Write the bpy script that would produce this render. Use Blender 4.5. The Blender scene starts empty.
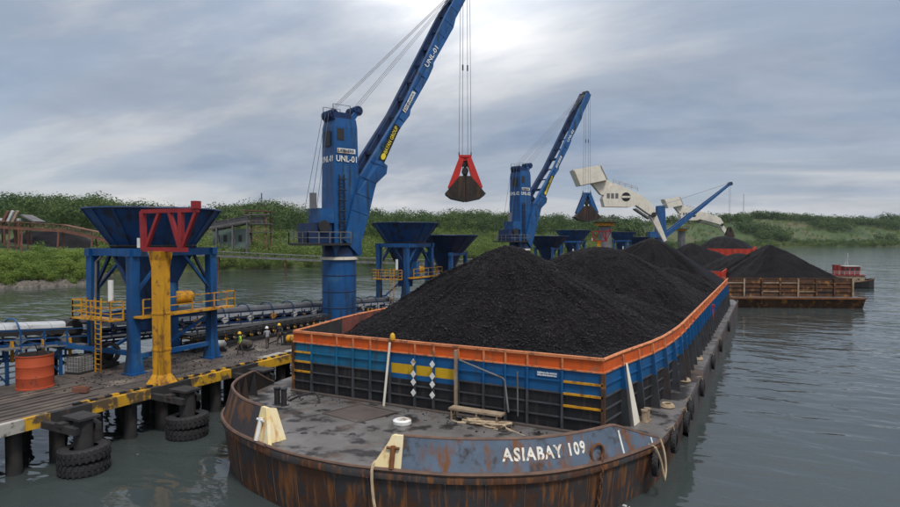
import bpy, math, random
import numpy as np
from mathutils import Vector, Matrix
random.seed(11)
rng = np.random.default_rng(11)
R = math.radians
scn = bpy.context.scene
COL = scn.collection

# ------------------------------------------------------------------ camera
cam = bpy.data.cameras.new('camera')
cam.sensor_width = 36.0
cam.lens = 609.0 / 900.0 * 36.0
cam.clip_end = 6000.0
camo = bpy.data.objects.new('camera', cam)
COL.objects.link(camo)
CAM = Vector((6.8, -28.6, 11.0))
YAW = R(27.6)
PITCH = math.atan((253.5 - 238.0) / 609.0)
camo.location = CAM
camo.rotation_euler = (math.pi / 2 - PITCH, 0, YAW)
scn.camera = camo
CR = Vector((math.cos(YAW), math.sin(YAW), 0))      # to the right of the view, level
CF = Vector((-math.sin(YAW), math.cos(YAW), 0))     # ahead, level

# ------------------------------------------------------------------ sun and sky
SUN_DIR = Vector((0.42, -0.30, 0.86)).normalized()
sun = bpy.data.lights.new('sun', 'SUN')
sun.energy = 1.5
sun.angle = R(10)
sun.color = (1.0, 0.95, 0.88)
suno = bpy.data.objects.new('sun', sun)
COL.objects.link(suno)
suno.location = (40, -30, 120)
suno.rotation_euler = (-SUN_DIR).to_track_quat('-Z', 'Y').to_euler()

world = bpy.data.worlds.new('World')
scn.world = world
world.use_nodes = True
nt = world.node_tree
nt.nodes.clear()
def wn(t, **k):
    n = nt.nodes.new(t)
    for a, b in k.items():
        setattr(n, a, b)
    return n
def wl(a, b):
    nt.links.new(a, b)
def wmath(op, a, b=None, clamp=False):
    n = wn('ShaderNodeMath', operation=op, use_clamp=clamp)
    for i, v in enumerate((a, b)):
        if v is None:
            continue
        if isinstance(v, (int, float)):
            n.inputs[i].default_value = v
        else:
            wl(v, n.inputs[i])
    return n.outputs[0]
sky = wn('ShaderNodeTexSky', sky_type='NISHITA', sun_disc=False)
sky.sun_elevation = math.asin(SUN_DIR.z)
sky.sun_rotation = math.atan2(SUN_DIR.x, SUN_DIR.y)
sky.dust_density = 2.0
tc = wn('ShaderNodeTexCoord')
sep = wn('ShaderNodeSeparateXYZ')
wl(tc.outputs['Generated'], sep.inputs[0])
zc = wmath('ADD', wmath('MAXIMUM', sep.outputs[2], 0.0), 0.20)
cmb = wn('ShaderNodeCombineXYZ')
wl(wmath('DIVIDE', sep.outputs[0], zc), cmb.inputs[0])
wl(wmath('DIVIDE', sep.outputs[1], zc), cmb.inputs[1])
wl(wmath('MULTIPLY', sep.outputs[2], 1.2), cmb.inputs[2])
def wnoise(scale, detail, rough, dist, off):
    mp = wn('ShaderNodeMapping')
    mp.inputs['Location'].default_value = off
    mp.inputs['Rotation'].default_value = (0, 0, -YAW)
    mp.inputs['Scale'].default_value = (0.55, 1.0, 1.0)
    wl(cmb.outputs[0], mp.inputs[0])
    n = wn('ShaderNodeTexNoise')
    n.inputs['Scale'].default_value = scale
    n.inputs['Detail'].default_value = detail
    n.inputs['Roughness'].default_value = rough
    n.inputs['Distortion'].default_value = dist
    wl(mp.outputs[0], n.inputs[0])
    return n.outputs[0]
def wramp(v, stops):
    r = wn('ShaderNodeValToRGB')
    r.color_ramp.interpolation = 'EASE'
    while len(r.color_ramp.elements) < len(stops):
        r.color_ramp.elements.new(0.5)
    for e, (p, c) in zip(r.color_ramp.elements, stops):
        e.position = p
        e.color = (*c, 1) if len(c) == 3 else c
    wl(v, r.inputs[0])
    return r.outputs[0]
n1 = wnoise(0.8, 9, 0.56, 0.35, (2.3, 0.1, 0.5))
n2 = wnoise(0.55, 4, 0.5, 0.3, (3.6, 1.2, 2.0))
cl = wramp(n1, [(0.30, (0.158, 0.208, 0.290)), (0.44, (0.238, 0.274, 0.334)), (0.55, (0.345, 0.360, 0.386)), (0.70, (0.50, 0.488, 0.468))])
# an overcast dome brightens towards the zenith
elev = wramp(sep.outputs[2], [(0.0, (1.0, 1.0, 1.0)), (0.25, (1.0, 1.0, 1.0)), (0.50, (1.4, 1.38, 1.36)), (1.0, (2.2, 2.16, 2.12))])
def wmix(mode, f, a, b):
    n = wn('ShaderNodeMix', data_type='RGBA', blend_type=mode)
    if isinstance(f, (int, float)):
        n.inputs[0].default_value = f
    else:
        wl(f, n.inputs[0])
    wl(a, n.inputs[6])
    wl(b, n.inputs[7])
    return n.outputs[2]
n3 = wnoise(2.6, 8, 0.58, 0.5, (5.2, 2.9, 1.4))
cl = wmix('MULTIPLY', 1.0, cl, wramp(n3, [(0.30, (0.90, 0.91, 0.92)), (0.70, (1.10, 1.09, 1.08))]))
cl = wmix('MULTIPLY', 1.0, cl, elev)
# thin bright cloud where the light comes through, high ahead
gd = (CF * 1.0 + CR * 0.04 + Vector((0, 0, 0.55))).normalized()
dt = wn('ShaderNodeVectorMath', operation='DOT_PRODUCT')
wl(tc.outputs['Generated'], dt.inputs[0])
dt.inputs[1].default_value = gd
glow = wmath('POWER', wmath('MAXIMUM', dt.outputs['Value'], 0.0), 48.0)
glow = wmath('MULTIPLY', glow, wmath('MULTIPLY', wmath('ADD', n1, -0.20), 3.2))
gcol = wramp(glow, [(0.0, (0, 0, 0)), (1.0, (0.95, 0.90, 0.83))])
cl = wmix('ADD', 1.0, cl, gcol)
sc10 = wn('ShaderNodeVectorMath', operation='SCALE')
sc10.inputs['Scale'].default_value = 10.0
wl(cl, sc10.inputs[0])
mask = wramp(n2, [(0.30, (0.70, 0.70, 0.70)), (0.52, (0.98, 0.98, 0.98))])
bw = wn('ShaderNodeRGBToBW')
wl(mask, bw.inputs[0])
fin = wmix('MIX', bw.outputs[0], sky.outputs[0], sc10.outputs[0])
bg = wn('ShaderNodeBackground')
bg.inputs['Strength'].default_value = 0.1
wl(fin, bg.inputs[0])
wo = wn('ShaderNodeOutputWorld')
wl(bg.outputs[0], wo.inputs[0])

scn.view_settings.view_transform = 'Standard'
scn.view_settings.look = 'None'
scn.view_settings.exposure = 0.66
scn.view_settings.gamma = 1.0
scn.cycles.use_denoising = True
scn.cycles.max_bounces = 6
scn.cycles.caustics_reflective = False
scn.cycles.caustics_refractive = False

# ------------------------------------------------------------------ materials
MATS = {}
def pmat(name, c1, c2=None, scale=1.5, rough=0.6, metal=0.0, bump=0.0, bscale=None, streak=None, samt=0.5,
         sscale=(2.2, 2.2, 0.22), patch=None, pamt=0.4, pscale=1.2, spec=0.32):
    """paint or surface: two tones of noise, optional vertical streaks, optional patches of another colour"""
    m = bpy.data.materials.new(name)
    m.use_nodes = True
    t = m.node_tree
    b = t.nodes['Principled BSDF']
    L = t.links.new
    tcn = t.nodes.new('ShaderNodeTexCoord')
    def nz(sc, det, mapping=None):
        n = t.nodes.new('ShaderNodeTexNoise')
        n.inputs['Scale'].default_value = sc
        n.inputs['Detail'].default_value = det
        n.inputs['Roughness'].default_value = 0.62
        if mapping:
            mp = t.nodes.new('ShaderNodeMapping')
            mp.inputs['Scale'].default_value = mapping
            L(tcn.outputs['Object'], mp.inputs[0])
            L(mp.outputs[0], n.inputs[0])
        else:
            L(tcn.outputs['Object'], n.inputs[0])
        return n.outputs[0]
    def rmp(v, a, z):
        r = t.nodes.new('ShaderNodeMapRange')
        r.inputs['From Min'].default_value = a
        r.inputs['From Max'].default_value = z
        L(v, r.inputs[0])
        return r.outputs[0]
    def mx(f, a, bcol):
        n = t.nodes.new('ShaderNodeMix')
        n.data_type = 'RGBA'
        L(f, n.inputs[0])
        if isinstance(a, tuple):
            n.inputs[6].default_value = (*a, 1)
        else:
            L(a, n.inputs[6])
        n.inputs[7].default_value = (*bcol, 1)
        return n.outputs[2]
    c2 = c2 or tuple(x * 0.72 for x in c1)
    base = nz(scale, 6)
    col = mx(rmp(base, 0.35, 0.68), c1, c2)
    rv = None
    if patch:
        f = rmp(nz(pscale, 8), 0.62 - 0.3 * pamt, 0.70 - 0.3 * pamt)
        col = mx(f, col, patch)
    if streak:
        f = rmp(nz(1.0, 6, sscale), 0.66 - 0.32 * samt, 0.80 - 0.32 * samt)
        col = mx(f, col, streak)
    L(col, b.inputs['Base Color'])
    rr = t.nodes.new('ShaderNodeMapRange')
    rr.inputs['To Min'].default_value = max(0.05, rough - 0.12)
    rr.inputs['To Max'].default_value = min(1.0, rough + 0.15)
    L(base, rr.inputs[0])
    L(rr.outputs[0], b.inputs['Roughness'])
    b.inputs['Metallic'].default_value = metal
    b.inputs['Specular IOR Level'].default_value = spec
    if bump:
        bn = t.nodes.new('ShaderNodeBump')
        bn.inputs['Strength'].default_value = bump
        bn.inputs['Distance'].default_value = 0.05
        L(nz(bscale or scale * 6, 6), bn.inputs['Height'])
        L(bn.outputs[0], b.inputs['Normal'])
    MATS[name] = m
    return m

RUST = (0.20, 0.075, 0.025)
DRUST = (0.085, 0.040, 0.022)
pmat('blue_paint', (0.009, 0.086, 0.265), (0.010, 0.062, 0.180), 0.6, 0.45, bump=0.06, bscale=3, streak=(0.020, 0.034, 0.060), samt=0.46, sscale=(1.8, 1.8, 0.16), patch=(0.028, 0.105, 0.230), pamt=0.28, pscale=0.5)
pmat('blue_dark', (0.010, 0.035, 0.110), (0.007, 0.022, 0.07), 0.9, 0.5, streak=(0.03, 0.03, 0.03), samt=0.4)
pmat('blue_hopper', (0.012, 0.070, 0.225), (0.010, 0.050, 0.155), 0.5, 0.5, streak=(0.02, 0.026, 0.04), samt=0.55, sscale=(1.4, 1.4, 0.2))
pmat('yellow_paint', (0.62, 0.31, 0.018), (0.50, 0.23, 0.015), 1.2, 0.5, streak=(0.16, 0.075, 0.02), samt=0.45, patch=(0.24, 0.11, 0.03), pamt=0.25, pscale=2.0)
pmat('yellow_edge', (0.60, 0.34, 0.02), (0.42, 0.22, 0.02), 1.2, 0.6, patch=(0.10, 0.07, 0.04), pamt=0.5, pscale=1.3)
pmat('red_frame', (0.30, 0.025, 0.03), (0.20, 0.02, 0.022), 1.2, 0.5)
pmat('red_grab', (0.52, 0.025, 0.02), (0.34, 0.02, 0.015), 1.5, 0.45)
pmat('red_barge', (0.55, 0.06, 0.03), (0.40, 0.04, 0.025), 0.8, 0.55, streak=DRUST, samt=0.3)
pmat('grab_steel', (0.045, 0.036, 0.032), (0.022, 0.019, 0.018), 2.0, 0.55, metal=0.3, streak=(0.09, 0.05, 0.03), samt=0.5)
pmat('white_paint', (0.74, 0.70, 0.60), (0.62, 0.57, 0.48), 0.6, 0.5, streak=(0.36, 0.29, 0.2), samt=0.22)
pmat('white_plate', (0.75, 0.75, 0.72), (0.6, 0.6, 0.57), 2.0, 0.5, patch=(0.35, 0.25, 0.16), pamt=0.2)
pmat('cream_paint', (0.70, 0.55, 0.24), (0.70, 0.62, 0.44), 0.9, 0.55, streak=(0.50, 0.22, 0.05), samt=0.42, sscale=(3, 3, 0.3))
pmat('orange_paint', (0.66, 0.105, 0.012), (0.46, 0.085, 0.02), 0.9, 0.55, streak=(0.28, 0.08, 0.03), samt=0.35, patch=(0.30, 0.13, 0.07), pamt=0.12, pscale=1.6)
pmat('orange_rail', (0.66, 0.25, 0.10), (0.50, 0.16, 0.07), 1.4, 0.6, patch=(0.25, 0.11, 0.06), pamt=0.3, pscale=3)
pmat('wall_blue', (0.013, 0.130, 0.250), (0.010, 0.090, 0.175), 0.7, 0.5, streak=(0.05, 0.05, 0.055), samt=0.40)
pmat('wall_blue_deep', (0.008, 0.098, 0.262), (0.008, 0.072, 0.19), 0.7, 0.5, streak=(0.04, 0.045, 0.06), samt=0.3)
pmat('wall_yellow', (0.60, 0.37, 0.012), (0.48, 0.28, 0.015), 0.9, 0.5, streak=(0.2, 0.12, 0.03), samt=0.3)
pmat('wall_black', (0.011, 0.012, 0.015), (0.021, 0.021, 0.024), 0.8, 0.6, streak=(0.055, 0.042, 0.036), samt=0.36, sscale=(3, 3, 0.4))
pmat('rib_grey', (0.065, 0.069, 0.078), (0.035, 0.037, 0.042), 1.2, 0.6, streak=DRUST, samt=0.25)
pmat('wall_inner', (0.27, 0.085, 0.065), (0.20, 0.06, 0.05), 0.6, 0.75, patch=(0.13, 0.06, 0.05), pamt=0.35, streak=(0.07, 0.045, 0.04), samt=0.35)
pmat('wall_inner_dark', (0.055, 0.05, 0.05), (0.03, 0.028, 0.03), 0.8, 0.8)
pmat('hull_rust', (0.050, 0.047, 0.050), (0.026, 0.023, 0.024), 0.7, 0.62, bump=0.3, streak=(0.205, 0.082, 0.028), samt=0.48,
     sscale=(4.0, 4.0, 0.36), patch=(0.075, 0.036, 0.022), pamt=0.5, pscale=0.7)
pmat('hull_side', (0.060, 0.059, 0.064), (0.038, 0.036, 0.038), 0.6, 0.6, bump=0.2, streak=(0.11, 0.075, 0.06), samt=0.5, patch=(0.10, 0.05, 0.04), pamt=0.25, pscale=0.6)
pmat('bulwark_blue', (0.105, 0.145, 0.200), (0.075, 0.100, 0.140), 0.8, 0.5, bump=0.2, streak=(0.165, 0.070, 0.030), samt=0.47, sscale=(2.4, 2.4, 0.2),
     patch=(0.05, 0.04, 0.04), pamt=0.25, pscale=0.9)
pmat('bulwark_rust', (0.052, 0.047, 0.052), (0.035, 0.032, 0.034), 0.8, 0.6, bump=0.2, streak=(0.19, 0.085, 0.035), samt=0.52, sscale=(1.3, 1.3, 0.22), patch=(0.12, 0.06, 0.035), pamt=0.4, pscale=0.8)
pmat('bulwark_inside', (0.030, 0.030, 0.033), (0.05, 0.042, 0.04), 0.8, 0.65, streak=DRUST, samt=0.4)
pmat('rim_rust', (0.17, 0.10, 0.07), (0.09, 0.06, 0.05), 1.5, 0.65)
pmat('deck_steel', (0.160, 0.152, 0.147), (0.090, 0.082, 0.077), 0.45, 0.46, bump=0.25, bscale=4, patch=(0.022, 0.020, 0.020), pamt=0.36, pscale=0.7, streak=(0.085, 0.055, 0.04), samt=0.34, sscale=(0.8, 0.35, 1))
pmat('deck_brown', (0.095, 0.078, 0.068), (0.065, 0.052, 0.046), 0.8, 0.65)
pmat('rust', RUST, DRUST, 1.2, 0.75, bump=0.2)
pmat('rust_brown', (0.115, 0.055, 0.027), (0.038, 0.024, 0.020), 0.8, 0.75, bump=0.2, patch=(0.30, 0.14, 0.04), pamt=0.2, pscale=0.9, streak=(0.045, 0.03, 0.025), samt=0.4)
pmat('pale_rust', (0.36, 0.29, 0.21), (0.20, 0.125, 0.075), 1.4, 0.7)
pmat('black_steel', (0.022, 0.023, 0.026), (0.035, 0.033, 0.034), 1.5, 0.55)
pmat('grey_steel', (0.18, 0.185, 0.19), (0.11, 0.11, 0.115), 1.2, 0.5, streak=(0.10, 0.07, 0.05), samt=0.4)
pmat('galvanised', (0.52, 0.54, 0.56), (0.40, 0.41, 0.42), 1.0, 0.35, metal=0.3, streak=(0.22, 0.19, 0.17), samt=0.25)
pmat('dark_cover', (0.065, 0.068, 0.08), (0.04, 0.042, 0.05), 1.0, 0.5)
pmat('rubber', (0.022, 0.022, 0.024), (0.034, 0.033, 0.034), 2.0, 0.75, bump=0.3)
pmat('belt', (0.02, 0.02, 0.022), (0.03, 0.03, 0.03), 2.0, 0.7)
pmat('tank_orange', (0.46, 0.085, 0.03), (0.36, 0.06, 0.025), 0.8, 0.5, patch=(0.06, 0.045, 0.04), pamt=0.12, pscale=1.0)
pmat('tank_inside', (0.03, 0.026, 0.024), (0.05, 0.035, 0.03), 1.5, 0.8)
pmat('pier_deck', (0.125, 0.100, 0.082), (0.050, 0.044, 0.042), 0.45, 0.72, bump=0.25, bscale=6, patch=(0.20, 0.165, 0.13), pamt=0.22, pscale=0.35, streak=(0.035, 0.032, 0.032), samt=0.45, sscale=(1.6, 0.16, 1.0))
pmat('pier_edge', (0.42, 0.40, 0.36), (0.26, 0.24, 0.21), 0.8, 0.7, patch=(0.10, 0.085, 0.07), pamt=0.3)
pmat('pile_dark', (0.040, 0.038, 0.038), (0.022, 0.022, 0.023), 1.2, 0.7, bump=0.2, streak=(0.09, 0.06, 0.045), samt=0.3)
pmat('rope', (0.46, 0.36, 0.24), (0.32, 0.24, 0.16), 4.0, 0.85)
pmat('wire', (0.16, 0.165, 0.18), (0.11, 0.11, 0.12), 3.0, 0.5, metal=0.4)
pmat('black_paint', (0.012, 0.012, 0.014), (0.02, 0.02, 0.02), 2.0, 0.5)
pmat('white_text', (0.82, 0.82, 0.80), (0.68, 0.66, 0.62), 2.5, 0.5)
pmat('name_text', (0.80, 0.77, 0.70), (0.62, 0.58, 0.50), 3.0, 0.55, patch=(0.30, 0.15, 0.06), pamt=0.26, pscale=5)
pmat('yellow_text', (0.75, 0.62, 0.04), (0.68, 0.54, 0.04), 2.5, 0.5)
pmat('stone', (0.22, 0.195, 0.165), (0.12, 0.105, 0.09), 0.6, 0.85, bump=0.3)
pmat('roof_pale', (0.55, 0.56, 0.57), (0.42, 0.43, 0.44), 0.3, 0.5)
pmat('gallery_rust', (0.20, 0.085, 0.055), (0.12, 0.06, 0.045), 0.4, 0.75)
pmat('gallery_grey', (0.15, 0.145, 0.15), (0.09, 0.085, 0.09), 0.4, 0.7)
pmat('shed_green', (0.16, 0.22, 0.20), (0.11, 0.16, 0.15), 0.3, 0.65)
pmat('skin', (0.22, 0.11, 0.065), (0.18, 0.09, 0.055), 4, 0.6)
pmat('vest_green', (0.38, 0.62, 0.06), (0.30, 0.50, 0.05), 4, 0.7)
pmat('shirt_grey', (0.30, 0.31, 0.34), (0.2, 0.2, 0.23), 4, 0.8)
pmat('shirt_dark', (0.05, 0.05, 0.065), (0.035, 0.035, 0.04), 4, 0.8)
pmat('trousers', (0.075, 0.06, 0.055), (0.05, 0.04, 0.04), 4, 0.85)
pmat('helmet_yellow', (0.75, 0.50, 0.03), (0.7, 0.45, 0.03), 4, 0.35)
pmat('helmet_white', (0.78, 0.78, 0.76), (0.7, 0.7, 0.68), 4, 0.35)
pmat('ibc_white', (0.42, 0.42, 0.40), (0.26, 0.25, 0.24), 1.5, 0.5)
pmat('tug_white', (0.5, 0.49, 0.47), (0.33, 0.32, 0.30), 0.8, 0.5, streak=(0.3, 0.18, 0.12), samt=0.25)
pmat('tug_red', (0.30, 0.035, 0.035), (0.18, 0.028, 0.028), 0.8, 0.5)
pmat('bark', (0.10, 0.075, 0.055), (0.06, 0.045, 0.035), 2, 0.9)
pmat('lamp_glass', (0.62, 0.34, 0.03), (0.5, 0.28, 0.03), 3, 0.3)

def glass():
    m = pmat('glass', (0.02, 0.03, 0.035), (0.03, 0.04, 0.045), 1.0, 0.12)
    return m
glass()

def coal_mat():
    m = bpy.data.materials.new('coal')
    m.use_nodes = True
    t = m.node_tree
    b = t.nodes['Principled BSDF']
    L = t.links.new
    tcn = t.nodes.new('ShaderNodeTexCoord')
    n = t.nodes.new('ShaderNodeTexNoise')
    n.inputs['Scale'].default_value = 0.35
    n.inputs['Detail'].default_value = 9
    n.inputs['Roughness'].default_value = 0.7
    L(tcn.outputs['Object'], n.inputs[0])
    r = t.nodes.new('ShaderNodeValToRGB')
    r.color_ramp.elements[0].position = 0.35
    r.color_ramp.elements[0].color = (0.0022, 0.0020, 0.0026, 1)
    r.color_ramp.elements[1].position = 0.72
    r.color_ramp.elements[1].color = (0.0085, 0.0076, 0.0084, 1)
    L(n.outputs[0], r.inputs[0])
    v = t.nodes.new('ShaderNodeTexVoronoi')
    v.inputs['Scale'].default_value = 8.0
    L(tcn.outputs['Object'], v.inputs[0])
    mxn = t.nodes.new('ShaderNodeMix')
    mxn.data_type = 'RGBA'
    mxn.blend_type = 'MULTIPLY'
    mxn.inputs[0].default_value = 0.6
    L(r.outputs[0], mxn.inputs[6])
    vr = t.nodes.new('ShaderNodeValToRGB')
    vr.color_ramp.elements[0].color = (0.8, 0.8, 0.8, 1)
    vr.color_ramp.elements[0].position = 0.35
    vr.color_ramp.elements[1].color = (4.5, 4.2, 4.2, 1)
    vr.color_ramp.elements[1].position = 0.95
    L(v.outputs['Color'], vr.inputs[0])
    L(vr.outputs[0], mxn.inputs[7])
    L(mxn.outputs[2], b.inputs['Base Color'])
    b.inputs['Roughness'].default_value = 0.55
    b.inputs['Specular IOR Level'].default_value = 0.06
    bn = t.nodes.new('ShaderNodeBump')
    bn.inputs['Strength'].default_value = 0.9
    bn.inputs['Distance'].default_value = 0.12
    n2_ = t.nodes.new('ShaderNodeTexNoise')
    n2_.inputs['Scale'].default_value = 6.0
    n2_.inputs['Detail'].default_value = 5
    n2_.inputs['Roughness'].default_value = 0.75
    L(tcn.outputs['Object'], n2_.inputs[0])
    L(n2_.outputs[0], bn.inputs['Height'])
    L(bn.outputs[0], b.inputs['Normal'])
    MATS['coal'] = m
coal_mat()
pmat('coal_lump', (0.043, 0.038, 0.042), (0.004, 0.0037, 0.0045), 2.4, 0.55, spec=0.2)

def leaf_mat(name, a, bcol, c, scale):
    m = bpy.data.materials.new(name)
    m.use_nodes = True
    t = m.node_tree
    b = t.nodes['Principled BSDF']
    L = t.links.new
    g = t.nodes.new('ShaderNodeNewGeometry')
    n = t.nodes.new('ShaderNodeTexNoise')
    n.inputs['Scale'].default_value = scale
    n.inputs['Detail'].default_value = 5
    n.inputs['Roughness'].default_value = 0.75
    L(g.outputs['Position'], n.inputs[0])
    r = t.nodes.new('ShaderNodeValToRGB')
    r.color_ramp.elements.new(0.5)
    for e, (p, cc) in zip(r.color_ramp.elements, ((0.32, a), (0.5, bcol), (0.68, c))):
        e.position = p
        e.color = (*cc, 1)
    L(n.outputs[0], r.inputs[0])
    L(r.outputs[0], b.inputs['Base Color'])
    b.inputs['Roughness'].default_value = 0.65
    b.inputs['Specular IOR Level'].default_value = 0.2
    if name != 'hill_ground':
        tr = t.nodes.new('ShaderNodeBsdfTranslucent')
        L(r.outputs[0], tr.inputs['Color'])
        ms = t.nodes.new('ShaderNodeMixShader')
        ms.inputs[0].default_value = 0.42
        L(b.outputs[0], ms.inputs[1])
        L(tr.outputs[0], ms.inputs[2])
        L(ms.outputs[0], t.nodes['Material Output'].inputs['Surface'])
    MATS[name] = m
leaf_mat('leaf_wood', (0.028, 0.060, 0.022), (0.062, 0.106, 0.033), (0.125, 0.165, 0.048), 0.055)
leaf_mat('leaf_scrub', (0.068, 0.115, 0.028), (0.130, 0.185, 0.044), (0.205, 0.245, 0.066), 0.08)
leaf_mat('leaf_mangrove', (0.095, 0.160, 0.030), (0.165, 0.235, 0.044), (0.235, 0.295, 0.062), 0.14)
leaf_mat('hill_ground', (0.024, 0.050, 0.015), (0.048, 0.076, 0.021), (0.115, 0.084, 0.045), 0.016)

def water_mat():
    m = bpy.data.materials.new('water')
    m.use_nodes = True
    t = m.node_tree
    b = t.nodes['Principled BSDF']
    L = t.links.new
    b.inputs['Base Color'].default_value = (0.046, 0.057, 0.056, 1)
    b.inputs['Roughness'].default_value = 0.05
    b.inputs['IOR'].default_value = 1.333
    g = t.nodes.new('ShaderNodeNewGeometry')
    def nz(sc, det, stretch, rot):
        mp = t.nodes.new('ShaderNodeMapping')
        mp.inputs['Scale'].default_value = stretch
        mp.inputs['Rotation'].default_value = (0, 0, rot)
        n = t.nodes.new('ShaderNodeTexNoise')
        n.inputs['Scale'].default_value = sc
        n.inputs['Detail'].default_value = det
        n.inputs['Roughness'].default_value = 0.5
        n.inputs['Distortion'].default_value = 0.5
        L(g.outputs['Position'], mp.inputs[0])
        L(mp.outputs[0], n.inputs[0])
        return n.outputs[0]
    def ml(v, k):
        n = t.nodes.new('ShaderNodeMath')
        n.operation = 'MULTIPLY'
        L(v, n.inputs[0])
        if isinstance(k, float):
            n.inputs[1].default_value = k
        else:
            L(k, n.inputs[1])
        return n.outputs[0]
    def ad(a, c):
        n = t.nodes.new('ShaderNodeMath')
        n.operation = 'ADD'
        L(a, n.inputs[0])
        L(c, n.inputs[1])
        return n.outputs[0]
    gust = nz(0.03, 3, (1, 1, 1), 0.4)
    gr = t.nodes.new('ShaderNodeMapRange')
    gr.inputs['From Min'].default_value = 0.3
    gr.inputs['From Max'].default_value = 0.7
    gr.inputs['To Min'].default_value = 0.45
    gr.inputs['To Max'].default_value = 1.2
    L(gust, gr.inputs[0])
    h = ad(ml(nz(0.34, 2, (0.6, 1.3, 1), -YAW), 1.0), ml(nz(1.1, 2, (0.7, 1.2, 1), -YAW + 0.3), 0.16))
    h = ad(h, ml(nz(0.09, 2, (0.8, 1.2, 1), 0.2), 1.2))
    h = ml(h, gr.outputs[0])
    bn = t.nodes.new('ShaderNodeBump')
    bn.inputs['Strength'].default_value = 1.0
    bn.inputs['Distance'].default_value = 0.23
    L(h, bn.inputs['Height'])
    L(bn.outputs[0], b.inputs['Normal'])
    MATS['water'] = m
water_mat()

# ------------------------------------------------------------------ mesh helpers
class MB:
    """collects shapes, builds one mesh object"""
    def __init__(s):
        s.v = []
        s.f = []
        s.m = []
    def add(s, vs, fs, mi=0):
        o = len(s.v)
        s.v += [tuple(p) for p in vs]
        s.f += [tuple(o + i for i in f) for f in fs]
        s.m += [mi] * len(fs)
        return s
    def box(s, x0, x1, y0, y1, z0, z1, mi=0):
        vs = [(x0, y0, z0), (x1, y0, z0), (x1, y1, z0), (x0, y1, z0), (x0, y0, z1), (x1, y0, z1), (x1, y1, z1), (x0, y1, z1)]
        return s.add(vs, [(0, 3, 2, 1), (4, 5, 6, 7), (0, 1, 5, 4), (1, 2, 6, 5), (2, 3, 7, 6), (3, 0, 4, 7)], mi)
    def bar(s, a, b, w, h=None, up=(0, 0, 1), mi=0, w2=None, h2=None):
        h = h or w
        w2 = w2 or w
        h2 = h2 or h
        a = Vector(a)
        b = Vector(b)
        d = (b - a).normalized()
        u = Vector(up)
        if abs(d.dot(u)) > 0.98:
            u = Vector((0, 1, 0))
        r = d.cross(u).normalized()
        u = r.cross(d)
        vs = []
        for p, ww, hh in ((a, w, h), (b, w2, h2)):
            for i, j in ((-1, -1), (1, -1), (1, 1), (-1, 1)):
                vs.append(p + r * (i * ww / 2) + u * (j * hh / 2))
        return s.add(vs, [(3, 2, 1, 0), (4, 5, 6, 7), (0, 1, 5, 4), (1, 2, 6, 5), (2, 3, 7, 6), (3, 0, 4, 7)], mi)
    def tube(s, a, b, r, n=8, r2=None, mi=0, caps=True):
        return s.path([a, b], [r, r if r2 is None else r2], n, mi, caps)
    def path(s, pts, r, n=6, mi=0, caps=True, closed=False):
        pts = [Vector(p) for p in pts]
        if not isinstance(r, (list, tuple)):
            r = [r] * len(pts)
        k = len(pts)
        vs = []
        pu = None
        for i, p in enumerate(pts):
            if closed:
                d = pts[(i + 1) % k] - pts[i - 1]
            else:
                d = pts[min(i + 1, k - 1)] - pts[max(i - 1, 0)]
            d.normalize()
            u = pu if pu is not None else (Vector((0, 0, 1)) if abs(d.z) < 0.95 else Vector((1, 0, 0)))
            e1 = d.cross(u)
            if e1.length < 1e-4:
                e1 = d.cross(Vector((0.3, 1, 0.2)))
            e1.normalize()
            e2 = e1.cross(d)
            pu = e2
            for j in range(n):
                t = 2 * math.pi * j / n
                vs.append(p + e1 * (r[i] * math.cos(t)) + e2 * (r[i] * math.sin(t)))
        fs = []
        for i in range(k if closed else k - 1):
            i2 = (i + 1) % k
            for j in range(n):
                fs.append((i * n + j, i2 * n + j, i2 * n + (j + 1) % n, i * n + (j + 1) % n))
        if caps and not closed:
            fs.append(tuple(range(n)))
            fs.append(tuple((k - 1) * n + j for j in reversed(range(n))))
        return s.add(vs, fs, mi)
    def lathe(s, c, prof, n=20, mi=0, axis='z', close=False):
        c = Vector(c)
        vs = []
        for (r, z) in prof:
            for j in range(n):
                t = 2 * math.pi * j / n
                if axis == 'z':
                    vs.append(c + Vector((r * math.cos(t), r * math.sin(t), z)))
                elif axis == 'x':
                    vs.append(c + Vector((z, r * math.cos(t), r * math.sin(t))))
                else:
                    vs.append(c + Vector((r * math.sin(t), z, r * math.cos(t))))
        fs = []
        k = len(prof)
        for i in range(k if close else k - 1):
            i2 = (i + 1) % k
            for j in range(n):
                fs.append((i * n + j, i * n + (j + 1) % n, i2 * n + (j + 1) % n, i2 * n + j))
        return s.add(vs, fs, mi)
    def prism(s, poly, fn, t0, t1, mi=0):
        """poly: 2-D outline; fn(a, b, t) gives the 3-D point at thickness t"""
        n = len(poly)
        vs = [fn(a, b, t0) for a, b in poly] + [fn(a, b, t1) for a, b in poly]
        fs = [tuple(range(n)), tuple(range(2 * n - 1, n - 1, -1))]
        for i in range(n):
            j = (i + 1) % n
            fs.append((i, i + n, j + n, j))
        return s.add(vs, fs, mi)
    def mesh(s, name):
        me = bpy.data.meshes.new(name)
        me.from_pydata(s.v, [], s.f)
        return me
    def build(s, name, mats, parent=None, smooth=False, loc=None, recalc=True):
        me = s.mesh(name)
        if not isinstance(mats, (list, tuple)):
            mats = [mats]
        for q in mats:
            me.materials.append(MATS[q])
        if len(mats) > 1:
            me.polygons.foreach_set('material_index', s.m)
        if recalc:
            import bmesh
            bm = bmesh.new()
            bm.from_mesh(me)
            bmesh.ops.recalc_face_normals(bm, faces=bm.faces)
            bm.to_mesh(me)
            bm.free()
        if smooth:
            me.polygons.foreach_set('use_smooth', [True] * len(me.polygons))
            if smooth != 'all':
                me.set_sharp_from_angle(angle=R(40))
        me.update()
        return link(name, me, parent, loc)

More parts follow.
